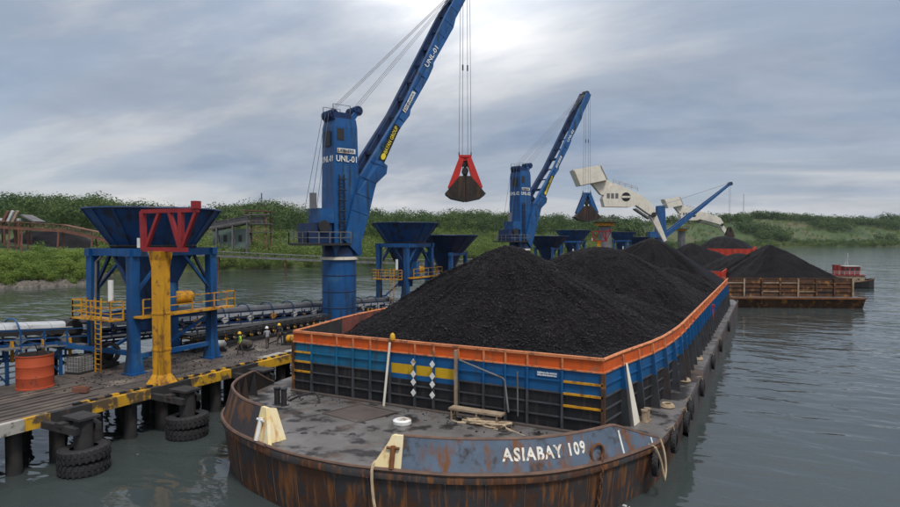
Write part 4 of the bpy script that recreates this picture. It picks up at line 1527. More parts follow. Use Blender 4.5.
# deck
m = MB()
rows = hull_half
for (x, y) in rows:
    m.v += [(-x, y, dz_(y)), (0, y, dz_(y) + 0.05), (x, y, dz_(y))]
for i in range(len(rows) - 1):
    for j in range(2):
        m.f.append((3 * i + j, 3 * i + j + 1, 3 * i + 4 + j, 3 * i + 3 + j))
        m.m.append(0)
m.build('deck', 'deck_steel', barge, recalc=False)
def rim(sgn, s0, s1, z, r, name, mat, f=0.0):
    m = MB()
    pts = []
    for s in np.arange(s0, s1 + 0.01, 0.35):
        p, n = on_arc(s)
        q = p - n * f
        pts.append((sgn * q.x, q.y, (z(s) if callable(z) else dz_(p.y) + z)))
    m.path(pts, r, 6)
    return m.build(name, mat, barge, smooth=True)
S_CH = 2.85                     # arc from the stem to the chocks
rim(1, 0.0, S_CH, 0.0, 0.07, 'deck_rim', 'rim_rust')
rim(-1, 0.0, S_CH, 0.0, 0.07, 'deck_rim', 'rim_rust')
S_END = float(np.interp(0.7, [p[1] for p in half], arc))
S_DROP = float(np.interp(-2.5, [p[1] for p in half], arc))
def bul_top(s, h):
    k = min(1.0, max(0.0, (S_END - s) / (S_END - S_DROP)))
    return 0.10 + (h - 0.10) * k
def bul_pt(sgn, s, v, h, lift=0.0):
    p, n = on_arc(s)
    hh = bul_top(s, h)
    lean = 0.40 * v * hh / h
    q = p - n * (lean - lift)
    return Vector((sgn * q.x, q.y, dz_(p.y) + v * hh))
def bulwark(sgn, h, mat):
    m = MB()
    ss = np.linspace(S_CH + 1.05, S_END, 46)
    n = 5
    for s in ss:
        for v in (0, 0.35, 0.7, 1.0):
            m.v.append(bul_pt(sgn, s, v, h))
        m.v.append(bul_pt(sgn, s, 1.0, h, -0.10))
    for s in ss:
        pass
    K = 5
    for i in range(len(ss) - 1):
        for j in range(K - 1):
            m.f.append((i * K + j, (i + 1) * K + j, (i + 1) * K + j + 1, i * K + j + 1))
            m.m.append(0)
    o = m.build('bulwark', mat, barge, smooth=True, recalc=False)
    m = MB()
    for s in ss:
        m.v.append(bul_pt(sgn, s, 1.0, h, -0.10))
        m.v.append(bul_pt(sgn, s, 0.0, h, -0.12))
    for i in range(len(ss) - 1):
        m.f.append((2 * i, 2 * i + 2, 2 * i + 3, 2 * i + 1))
        m.m.append(0)
    m.build('bulwark_lining', 'bulwark_inside', barge, smooth=True, recalc=False)
    m = MB()
    m.path([bul_pt(sgn, s, 1.0, h, -0.05) for s in ss], 0.075, 6)
    m.build('bulwark_rim', 'rim_rust', barge, smooth=True)
    m = MB()
    m.path([bul_pt(sgn, s, 0.0, h, 0.05) for s in np.linspace(S_CH, S_END, 50)], 0.085, 6)
    m.build('rub_strake', 'rim_rust', barge, smooth=True)
    # inside stays
    for s in np.arange(S_CH + 1.8, S_DROP, 1.3):
        m = MB()
        a = bul_pt(sgn, s, 0.95, h, -0.12)
        b = bul_pt(sgn, s, 0.0, h, -0.14)
        p, nn = on_arc(s)
        c = Vector((b.x - sgn * nn.x * 0.55, b.y - nn.y * 0.55, b.z))
        off = Vector((-nn.y * sgn, nn.x, 0)) * 0.03
        m.add([a - off, b - off, c - off, a + off, b + off, c + off], [(0, 1, 2), (5, 4, 3), (0, 3, 4, 1), (1, 4, 5, 2), (2, 5, 3, 0)])
        m.build('stay', 'bulwark_inside', barge)
H_R, H_L = 1.22, 1.42
bulwark(1, H_R, 'bulwark_blue')
bulwark(-1, H_L, 'bulwark_rust')
# cream chock plates that end each bulwark, with a rusty fairlead
for sgn, h in ((1, H_R), (-1, H_L)):
    m = MB()
    s0, s1, s2 = S_CH - 0.2, S_CH + 0.62, S_CH + 1.06
    for lift in (0.02, -0.14):
        for s, v in ((s0, 0.0), (s0 + 0.15, 0.15), (s1, 1.0), (s2, 1.0), (s2, 0.0)):
            m.v.append(bul_pt(sgn, s, v, h, lift))
    m.f += [(0, 1, 2, 3, 4), (9, 8, 7, 6, 5)] + [(i, (i + 1) % 5, 5 + (i + 1) % 5, 5 + i) for i in range(5)]
    m.m += [0] * 7
    ch = m.build('chock_plate', 'cream_paint', barge)
    m = MB()
    a = bul_pt(sgn, s1 + 0.08, 0.05, h, 0.10)
    b = bul_pt(sgn, s1 + 0.08, 0.72, h, 0.10)
    m.tube(a, b, 0.10, 10)
    c0 = bul_pt(sgn, s1 - 0.18, 0.66, h, 0.13)
    c1 = bul_pt(sgn, s1 + 0.34, 0.66, h, 0.13)
    m.tube(c0, c1, 0.055, 8)
    m.build('fairlead', 'rust' if sgn > 0 else 'white_plate', ch, smooth=True)
# return plates that run inboard from each chock
for sgn, h in ((1, H_R), (-1, H_L)):
    p, n = on_arc(S_CH + 0.62)
    a = bul_pt(sgn, S_CH + 0.62, 1.0, h, -0.02)
    b = bul_pt(sgn, S_CH + 0.1, 0.0, h, -0.02)
    inn = Vector((-sgn * n.x, -n.y, 0))
    m = MB()
    off = Vector((-n.y * sgn, n.x, 0)) * 0.05
    q4 = [a, b, b + inn * 1.0, a + inn * 0.45 - Vector((0, 0, 0.1))]
    m.add([q - off for q in q4] + [q + off for q in q4], [(0, 1, 2, 3), (7, 6, 5, 4), (0, 4, 5, 1), (1, 5, 6, 2), (2, 6, 7, 3), (3, 7, 4, 0)])
    m.build('chock_return', 'cream_paint', barge)
# ship's name on the bulwark
sA = float(np.interp(7.42, [p[0] for p in half], arc))
sB = float(np.interp(9.98, [p[0] for p in half], arc))
def name_fn(a, b, c):
    s = sA + (sB - sA) * a
    return bul_pt(1, s, 0.36 + 0.40 * b, H_R, 0.012 + c * 0.5)
put_text('ASIABAY 109', 'name_lettering', 0.5, name_fn, 'name_text', barge, 0.03, 1.18)
# hawse ring and chain
sH = float(np.interp(10.25, [p[0] for p in half], arc))
p, n = on_arc(sH)
c = bul_pt(1, sH, 0.30, H_R, 0.03)
tx = Vector((-n.y, n.x, 0))
m = MB()
m.path([c + tx * (0.36 * math.cos(q * math.pi / 8)) + Vector((0, 0, 0.36 * math.sin(q * math.pi / 8))) for q in range(16)], 0.07, 6, closed=True)
m.build('hawse_ring', 'rust', barge, smooth=True)
for q in range(13):
    m = MB()
    cc = Vector((c.x, c.y, c.z - 0.28 - 0.23 * q)) + n * (0.15 - (0.02 * q if q > 5 else 0)) + tx * (0.10 + 0.02 * math.sin(q))
    ax = tx if q % 2 else n
    m.path([cc + ax * (0.07 * math.cos(k * math.pi / 4)) + Vector((0, 0, 0.15 * math.sin(k * math.pi / 4))) for k in range(8)], 0.03, 5, closed=True)
    m.build('chain_link', 'rust', barge, smooth=True)
# draft marks and white ticks on the right shoulder
for q in range(6):
    s = float(np.interp(11.05, [pp[0] for pp in half], arc))
    pp_, nn_ = on_arc(s)
    z = 2.0 - 0.26 * q
    f = float(np.interp(z, [a[1] for a in prof_bow], [a[0] for a in prof_bow]))
    qv = pp_ - nn_ * (f - 0.012)
    m = MB()
    m.bar(qv - Vector((0, 0, 0.05)), qv + Vector((0, 0, 0.05)), 0.12, 0.02, up=nn_)
    m.build('draft_mark', 'white_plate', barge)
for s_ in (10.95, 11.75):
    s = float(np.interp(s_, [pp[0] for pp in half], arc))
    m = MB()
    m.bar(bul_pt(1, s, 0.05, H_R, 0.015), bul_pt(1, s, 0.85, H_R, 0.015), 0.10, 0.02, up=on_arc(s)[1])
    m.build('white_tick', 'white_plate', barge)

# ---- coaming walls
DT = 2.24
WT = 5.84                        # wall top above the water
ribs_x = [v - XC for v in (-19.0, -17.52, -15.63, -14.45, -13.24, -11.91, -10.28, -9.1, -7.62, -6.15, -4.94, -3.76, -1.97, 0.0)]
STR = (0.60, 1.19, 1.77, 2.36, 2.95)
def bay(A, B, nrm, bands, stringer_mats, first=False, panel_name='wall_panel', th=0.05):
    A = Vector((*A, 0))
    B = Vector((*B, 0))
    n = Vector((*nrm, 0))
    m = MB()
    mats = []
    for (z0, z1, mt) in bands:
        if mt not in mats:
            mats.append(mt)
        mi = mats.index(mt)
        vs = []
        for z in (z0, z1):
            for P_ in (A, B):
                vs.append(P_ + Vector((0, 0, z)))
        for z in (z0, z1):
            for P_ in (A, B):
                vs.append(P_ - n * th + Vector((0, 0, z)))
        m.add(vs, [(0, 1, 3, 2), (5, 4, 6, 7), (0, 2, 6, 4), (1, 5, 7, 3)], mi)
    m.build(panel_name, mats, barge)
    for d, mt in zip(STR, stringer_mats):
        if mt is None:
            continue
        m = MB()
        z = WT - d
        dep = 0.10 if mt == 'yellow_paint' else 0.075
        m.bar(A + n * dep / 2 + Vector((0, 0, z)), B + n * dep / 2 + Vector((0, 0, z)), dep, 0.10 if mt == 'yellow_paint' else 0.07)
        m.build('stringer', mt, barge)
def rib(Ppt, nrm, dtop, dbot, blue='wall_blue', low='rib_grey', th=0.09):
    p = Vector((*Ppt, 0))
    n = Vector((*nrm, 0)).normalized()
    t = Vector((-n.y, n.x, 0)) * (th / 2)
    m = MB()
    zs = [DT + 0.0, WT - 1.77, WT - 0.60, WT - 0.05]
    def dep(z):
        return dtop + (dbot - dtop) * (1 - (z - DT) / (WT - DT))
    for k, (a, b) in enumerate(zip(zs[:-1], zs[1:])):
        vs = []
        for z in (a, b):
            vs += [p - t + Vector((0, 0, z)), p + t + Vector((0, 0, z)), p + t + n * dep(z) + Vector((0, 0, z)), p - t + n * dep(z) + Vector((0, 0, z))]
        m.add(vs, [(0, 3, 2, 1), (4, 5, 6, 7), (0, 1, 5, 4), (1, 2, 6, 5), (2, 3, 7, 6), (3, 0, 4, 7)], k)
    return m.build('rib', [low, blue, 'orange_rail'], barge)
FB = 'wall_blue'
for i, (a, b) in enumerate(zip(ribs_x[:-1], ribs_x[1:])):
    bl = 'wall_blue' if i < 5 else 'wall_blue_deep'
    if i in (5, 6, 7):
        bands = [(DT, WT - 2.05, 'wall_black'), (WT - 2.05, WT - 1.77, 'wall_blue_deep'), (WT - 1.77, WT - 1.22, 'wall_yellow'), (WT - 1.22, WT - 0.60, 'wall_blue_deep'), (WT - 0.60, WT, 'orange_paint')]
    else:
        bands = [(DT, WT - 1.77, 'wall_black'), (WT - 1.77, WT - 0.60, bl), (WT - 0.60, WT, 'orange_paint')]
    lad = i in (0, 12)
    sm_ = ['orange_rail', 'yellow_paint' if lad else bl, 'yellow_paint' if lad else 'rib_grey', 'yellow_paint' if lad else 'rib_grey', 'rib_grey']
    if i in (5, 6, 7):
        sm_[1] = None
        sm_[2] = None
    bay((a, 0), (b, 0), (0, -1), bands, sm_)
for i, x in enumerate(ribs_x[1:-1]):
    rib((x, 0), (0, -1), 0.09, 0.20, 'wall_blue' if i < 4 else 'wall_blue_deep')
# corner posts
for x in (ribs_x[0], ribs_x[-1]):
    MB().box(x - 0.09, x + 0.09, -0.10, 0.10, DT, WT - 0.62, 0).build('corner_post', 'rust_brown', barge)
wall_r = [(9.5, 0), (9.85, 2.2), (10.25, 4.2), (10.65, 6.2), (10.95, 8.4), (11.12, 10.8), (11.22, 13.2)] + [(11.25, 13.2 + 2.1 * k) for k in range(1, 26)]
inner_l = []
for sgn in (1, -1):
    for k, (a, b) in enumerate(zip(wall_r[:-1], wall_r[1:])):
        A = (sgn * a[0], a[1])
        B = (sgn * b[0], b[1])
        t_ = Vector((B[0] - A[0], B[1] - A[1], 0)).normalized()
        n = (sgn * t_.y, -sgn * t_.x)
        bands = [(DT, WT - 1.77, 'wall_black'), (WT - 1.77, WT - 0.60, 'wall_blue_deep'), (WT - 0.60, WT, 'orange_paint')]
        bay(A, B, n, bands, ['orange_rail', 'wall_blue_deep', 'rib_grey', 'rib_grey', 'rib_grey'] if sgn > 0 and k < 8 else ['orange_rail', None, None, None, None])
        if sgn > 0 or k < 6:
            if k > 0:
                rib(A, n, 0.10, 0.52, 'wall_blue_deep', 'rib_grey')
        if sgn < 0:
            m = MB()
            nn_ = Vector((*n, 0))
            m.add([Vector((*A, DT)) - nn_ * 0.07, Vector((*B, DT)) - nn_ * 0.07, Vector((*B, WT - 0.02)) - nn_ * 0.07, Vector((*A, WT - 0.02)) - nn_ * 0.07], [(0, 1, 2, 3)])
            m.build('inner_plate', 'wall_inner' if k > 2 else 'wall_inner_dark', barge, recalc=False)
# far end wall
MB().box(-11.25, 11.25, wall_r[-1][1], wall_r[-1][1] + 0.08, DT, WT).build('end_wall', 'orange_paint', barge)
m = MB()
path = [(-x, y) for x, y in reversed(wall_r)] + wall_r
for sgn in (1, -1):
    m = MB()
    m.path([(sgn * x, y, WT + 0.03) for x, y in wall_r], 0.085, 6)
    m.build('top_rail', 'orange_rail', barge)
m = MB()
m.bar((-9.5, 0, WT + 0.03), (9.5, 0, WT + 0.03), 0.17, 0.13)
m.build('top_rail', 'orange_rail', barge)
# brown strip and small plates at the foot of the front wall
MB().box(-9.4, 9.4, -0.42, -0.12, DT + 0.02, DT + 0.12).build('foot_plate', 'deck_brown', barge)
# white triangular bracket on the right wall
m = MB()
p = Vector((9.93, 2.6, 0))
n = Vector((0.98, -0.2, 0)).normalized()
t_ = Vector((-n.y, n.x, 0))
m.add([p + Vector((0, 0, WT - 0.55)) - t_ * 0.10 + n * 0.12, p + Vector((0, 0, WT - 0.55)) + t_ * 0.10 + n * 0.12, p + Vector((0, 0, DT + 0.02)) + t_ * 0.62 + n * 0.58, p + Vector((0, 0, DT + 0.02)) - t_ * 0.30 + n * 0.66,
       p + Vector((0, 0, WT - 0.55)) + n * 0.02, p + Vector((0, 0, DT)) + n * 0.05], [(0, 1, 2, 3), (0, 3, 5, 4), (1, 4, 5, 2), (0, 4, 1)])
m.build('gusset', 'white_paint', barge)
# white diamonds on two ribs
for x in (ribs_x[6], ribs_x[7]):
    for z in (WT - 1.02, WT - 1.66, WT - 2.10, WT - 2.68):
        s = 0.21
        m = MB()
        m.prism([(x - s * 0.8, z), (x, z - s), (x + s * 0.8, z), (x, z + s)], lambda a, b, c: (a, c, b), -0.26, -0.235)
        m.build('diamond_plate', 'white_plate', barge)
# blue plate with two rows of worn, unreadable white print
x0 = -3.3 - XC
m = MB()
m.box(x0 - 0.02, x0 + 1.12, -0.055, -0.008, WT - 1.05, WT - 0.80)
m.build('notice_plate', 'wall_blue_deep', barge)
m = MB()
for r_ in range(2):
    xx = x0 + 0.05
    while xx < x0 + 1.03:
        wd_ = random.uniform(0.03, 0.075)
        m.box(xx, xx + wd_, -0.062, -0.057, WT - 1.02 + 0.115 * r_, WT - 1.02 + 0.115 * r_ + random.uniform(0.06, 0.085))
        xx += wd_ + random.uniform(0.012, 0.03)
m.build('worn_print', 'white_text', barge)
# white leaning pole with a lamp, white post, bench with hand rail
m = MB()
m.tube((-11.78 - XC, -0.28, WT - 0.05), (-11.98 - XC, -0.62, DT), 0.07, 8)
m.build('lamp_pole', 'white_paint', barge)
m = MB()
m.lathe((-11.70 - XC, -0.12, WT + 0.08), [(0, 0), (0.14, 0), (0.16, 0.08), (0.13, 0.3), (0.06, 0.38), (0, 0.4)], 12)
m.build('signal_lamp', 'lamp_glass', barge, smooth=True)
MB().box(-7.70 - XC, -7.58 - XC, -0.40, -0.24, DT, WT - 0.1).build('white_post', 'pale_rust', barge)
t = thing('steel_bench', (-6.1, -1.05, WZ + DT), 'pale narrow steel bench standing on the barge deck by the front wall', 'bench')
MB().box(-1.45, 1.45, -0.28, 0.28, 0.62, 0.72).build('seat', 'pale_rust', t)
for x in (-1.3, 0.1, 1.2):
    m = MB()
    m.bar((x, -0.22, 0), (x, -0.22, 0.62), 0.08).bar((x, 0.22, 0), (x, 0.22, 0.62), 0.08)
    m.bar((x, -0.22, 0.25), (x, 0.22, 0.25), 0.05)
    m.build('leg', 'pale_rust', t)
t = thing('hand_rail', (-5.9, -0.62, WZ + DT), 'bent grey pipe hand rail leaning on the blue wall above the bench', 'hand rail')
m = MB()
m.path([(-1.5, 0.25, 3.0), (1.0, 0.1, 2.35), (1.12, 0.08, 2.25), (1.35, 0.0, 0.7)], 0.045, 6)
m.build('pipe', 'grey_steel', t, smooth=True)
MB().tube((1.75, 0.25, 0.5), (1.70, 0.3, 2.7), 0.035, 6).build('stanchion', 'grey_steel', t)
# rope heaps and hoses
def rope(name, pts, r, mat, label, cat='rope', n=6, jitter=0.0):
    m = MB()
    pts = [Vector(p) for p in pts]
    out = []
    Pp = [pts[0]] + pts + [pts[-1]]
    for i in range(1, len(Pp) - 2):
        for k in range(6):
            t = k / 6
            p0, p1, p2, p3 = Pp[i - 1], Pp[i], Pp[i + 1], Pp[i + 2]
            out.append(0.5 * ((2 * p1) + (p2 - p0) * t + (2 * p0 - 5 * p1 + 4 * p2 - p3) * t * t + (-p0 + 3 * p1 - 3 * p2 + p3) * t ** 3))
    out.append(pts[-1])
    m.path(out, r, n)
    return tag(m.build(name, mat, None, smooth=True), label, cat)
dk = WZ + DT
pts = [(-7.6, -1.0, dk + 0.05), (-7.0, -1.45, dk + 0.08)]
for q in range(24):
    pts.append((-5.9 + 1.25 * math.sin(q * 1.9) + 0.1 * q * 0.3, -1.35 + 0.34 * math.cos(q * 2.7), dk + 0.06 + 0.012 * q))
pts += [(-4.0, -1.5, dk + 0.08), (-3.2, -1.9, dk + 0.06)]
rope('mooring_rope', pts, 0.055, 'rope', 'tan mooring rope heaped on the deck under the bench')
p, n = on_arc(S_CH - 0.05)
b0 = Vector((XC + p.x, p.y, WZ))
rope('tow_rope', [b0 + Vector((-0.35, 2.6, dz_(-7) + 0.06)), b0 + Vector((-0.1, 0.9, dz_(-8.5) + 0.08)), b0 + Vector((0, -0.06, dz_(-9) + 0.12)), b0 + Vector((0.18, -0.28, 1.6)), b0 + Vector((0.6, -0.42, 0.5)), b0 + Vector((1.1, -0.5, -0.5))], 0.06, 'rope',
     'pale tow rope hanging over the bow beside the cream chock plate')
rope('black_hose', [(-17.9, -1.6, dk + 0.08), (-17.3, -2.4, dk + 0.1), (-16.4, -2.3, dk + 0.5), (-15.9, -1.7, dk + 0.55), (-15.4, -2.1, dk + 0.1), (-16.6, -3.0, dk + 0.08), (-17.4, -3.6, dk + 0.1)], 0.06, 'rubber',
     'black hose looped on the barge deck near the left bulwark', 'hose')
rope('deck_hose', [(-18.6, -1.0, dk + 0.08), (-18.2, -2.6, dk + 0.08), (-17.2, -4.2, dk + 0.1), (-15.0, -5.6, dk + 0.12)], 0.05, 'pale_rust', 'thin brown hose lying along the left bulwark on deck', 'hose')
# deck fittings
hz_ = dz_(-3) + 0.02
m = MB()
for a, b in (((-4.2, -3.7), (-1.6, -4.2)), ((-1.6, -4.2), (-0.9, -1.7)), ((-0.9, -1.7), (-3.5, -1.3)), ((-3.5, -1.3), (-4.2, -3.7))):
    m.bar((*a, hz_ + 0.06), (*b, hz_ + 0.06), 0.07, 0.05)
m.build('hatch_outline', 'deck_brown', barge)
MB().add([(-4.15, -3.65, hz_ + 0.055), (-1.65, -4.12, hz_ + 0.055), (-0.95, -1.75, hz_ + 0.055), (-3.48, -1.36, hz_ + 0.055)], [(0, 1, 2, 3)]).build('hatch_plate', 'deck_brown', barge, recalc=False)
m = MB()
m.lathe((0.35, -3.2, hz_ + 0.04), [(0.24, 0), (0.46, 0), (0.46, 0.16), (0.40, 0.2), (0.26, 0.2), (0.24, 0.16)], 22, close=True)
m.build('manhole_ring', 'white_plate', barge, smooth=True)
for (x, y) in ((-2.6, -7.0), (2.2, -7.0), (5.0, -5.4), (-5.2, -6.2), (3.6, -2.2), (-0.6, -6.0)):
    m = MB()
    m.lathe((x, y, dz_(y) + 0.05), [(0, 0.02), (0.14, 0.02), (0.16, 0)], 12)
    m.build('deck_plug', 'black_steel', barge)
def bollard(loc, h, r, mat, label):
    t = thing('mooring_bollard', loc, label, 'bollard')
    MB().box(-r * 2.6, r * 2.6, -r * 1.5, r * 1.5, 0, 0.06).build('base_plate', mat, t)
    for s in (-1, 1):
        m = MB()
        m.lathe((s * r * 1.5, 0, 0.05), [(r, 0), (r, h), (r * 1.25, h + 0.02), (r * 1.25, h + 0.09), (0, h + 0.1)], 14)
        m.build('post', mat, t, smooth=True, recalc=False)
    return t
bollard((-16.9, -3.4, WZ + dz_(-3)), 0.85, 0.16, 'black_steel', 'black twin bollard on the bow deck by the left bulwark')
# gear on the right side deck
for i, (x, y, lab) in enumerate(((2.05, 6.6, 'first'), (2.15, 13.5, 'second'), (2.2, 21.5, 'third'))):
    t = thing('rope_coil', (x - 0.1, y, WZ + DT + 0.02), f'pale rope coil on the narrow right side deck, {lab} from the bow', 'rope coil')
    for k in range(3):
        m = MB()
        m.path([((0.36 - 0.05 * k) * math.cos(q * math.pi / 8), (0.36 - 0.05 * k) * math.sin(q * math.pi / 8), 0.05 + 0.06 * k) for q in range(16)], 0.055, 6, closed=True)
        m.build('turn', 'rope', t, smooth=True)
bollard((1.35, 3.4, WZ + DT), 0.5, 0.14, 'pale_rust', 'low pale twin bollard on the right side deck at the bow').rotation_euler = (0, 0, 1.4)
bollard((2.1, 32.0, WZ + DT), 0.5, 0.14, 'black_steel', 'black twin bollard halfway along the right side deck').rotation_euler = (0, 0, 1.57)
t = thing('red_marker', (1.95, 37.0, WZ + DT), 'red post standing against the right side wall halfway to the stern', 'post')
MB().tube((0, 0, 0), (0, 0, 2.6), 0.13, 10).build('post', 'red_grab', t)
MB().box(-0.18, 0.18, -0.18, 0.18, 2.5, 2.75).build('cap', 'red_grab', t)
# tyres hung on the right side
small = tyre_mesh(0.56, 0.26, 'x', 20)
td = None
order = ('nearest the bow', 'second from the bow', 'third from the bow', 'fourth from the bow', 'fifth from the bow', 'sixth from the bow', 'seventh from the bow', 'eighth from the bow')
for i, (y, z) in enumerate(((-0.2, 0.85), (2.4, 1.15), (6.2, 1.1), (8.2, 1.25), (15.0, 1.0), (24.0, 1.1), (33.0, 1.0), (46.0, 1.1))):
    x = XC + float(np.interp(y, [pp[1] for pp in half], [pp[0] for pp in half])) + 0.22
    t = thing('hanging_tyre', (x, y, z + 0.0), f'black tyre hung on the right side of the near barge, {order[i]}', 'tyre', 'tyres on the right side of the near barge')
    if td is None:
        o = small.build('tyre', 'rubber', t, smooth=True)
        td = o.data
    else:
        link('tyre', td, t)
    m = MB()
    m.path([(0.02, -0.1, 0.5), (-0.05, -0.15, 0.8), (-0.35, -0.2, WZ + DT - z + 0.1)], 0.03, 5)
    m.build('lashing', 'rope', t)
rope('side_rope', [(2.55, -1.2, 1.9), (2.75, -0.9, 1.2), (2.85, -0.75, 0.5), (2.8, -0.3, 0.15), (2.8, 0.2, 0.5), (2.7, 0.4, 1.2), (2.5, 0.5, 1.75)], 0.05, 'rope', 'pale rope loop hanging at the right shoulder of the near barge')

# ---- coal in the near barge
wy = np.array([p[1] for p in wall_r])
wx = np.array([p[0] for p in wall_r])
def smax(a, b, k):
    h = np.clip(0.5 + 0.5 * (a - b) / k, 0, 1)
    return b * (1 - h) + a * h + k * h * (1 - h)
def cone(X, Y, cx, cy, cz, sl, rnd=0.8, ex=1.0):
    r = np.sqrt(((X - cx) * ex) ** 2 + (Y - cy) ** 2 + rnd ** 2) - rnd
    th = np.arctan2(Y - cy, X - cx)
    run = vnoise(th * 7.0 + 40, r * 0.10 + cx, 1.0, 61, 3, 0.6) * np.clip(r / 4, 0, 1) * 0.42
    return cz - sl * r + run
def main_coal(A, B):
    Y = 0.12 + B * (wall_r[-1][1] - 0.3)
    hw = np.interp(Y, wy, wx) - 0.12
    X = XC + (A * 2 - 1) * hw
    Z = 4.15 + 0.45 * np.clip((X + 14) / 8, -1, 1) + 0.25 * np.clip(Y / 14, 0, 1) + 0.0 * X
    wob = 0.45 * vnoise(X, Y, 0.16, 41, 3)
    for c in ((-9.8, 12.7, 10.45, 0.56, 0.9, 1.0), (-4.0, 19.0, 6.6, 0.40, 1.2, 1.0), (-8.2, 32.0, 10.1, 0.60, 3.4, 1.0), (-3.0, 36.0, 6.9, 0.45, 1.6, 1.0),
              (-7.4, 57.5, 10.9, 0.62, 1.0, 1.0), (-12.5, 46.0, 8.0, 0.55, 1.6, 1.0), (-3.8, 48.0, 7.4, 0.5, 1.4, 1.0)):
        Z = smax(cone(X + wob, Y + wob, *c), Z, 0.22)
    rim_ = np.minimum(np.minimum(hw + 0.12 - np.abs(X - XC), Y), wall_r[-1][1] - Y)
    Z = np.minimum(Z, 4.95 + 0.75 * rim_)
    Z = Z + 0.10 * vnoise(X, Y, 0.5, 42, 3) + 0.10 * vnoise(X, Y, 1.6, 43, 4, 0.7)
    return X, Y, Z
heap = heap_mesh(200, 580, main_coal, 'coal_heap', 'coal', smooth=True)
tag(heap, 'great black coal heap with several peaks filling the near barge', 'coal heap')
# loose lumps on the slopes, part of the heap
def lumps(n, ylo, yhi, slo, shi, parent, fn, wsc):
    a = rng.random(n)
    b = rng.uniform(ylo, yhi, n)
    X, Y, Z = fn(a, b)
    s = slo + (shi - slo) * rng.random(n) ** 3
    base = np.array([[1, 0, 0], [-1, 0, 0], [0, 1, 0], [0, -1, 0], [0, 0, 1], [0, 0, -1]], float)
    v = base[None] * (0.6 + 0.7 * rng.random((n, 6, 1)))
    th = rng.random(n) * 6.28
    ct, st = np.cos(th), np.sin(th)
    vx = v[:, :, 0] * ct[:, None] - v[:, :, 1] * st[:, None] + 0.35 * v[:, :, 2]
    vy = v[:, :, 0] * st[:, None] + v[:, :, 1] * ct[:, None]
    v = np.stack([vx, vy, v[:, :, 2] * 0.8], -1) * s[:, None, None] + np.stack([X, Y, Z + 0.02], -1)[:, None, :]
    tri = np.array([[0, 2, 4], [2, 1, 4], [1, 3, 4], [3, 0, 4], [2, 0, 5], [1, 2, 5], [3, 1, 5], [0, 3, 5]])
    f = (np.arange(n)[:, None, None] * 6 + tri[None]).reshape(-1, 3)
    return tag(np_mesh('coal_lumps', v.reshape(-1, 3), f, 'coal_lump', parent), kind='stuff')
lumps(72000, 0.0, 0.8, 0.018, 0.095, heap, main_coal, 1)

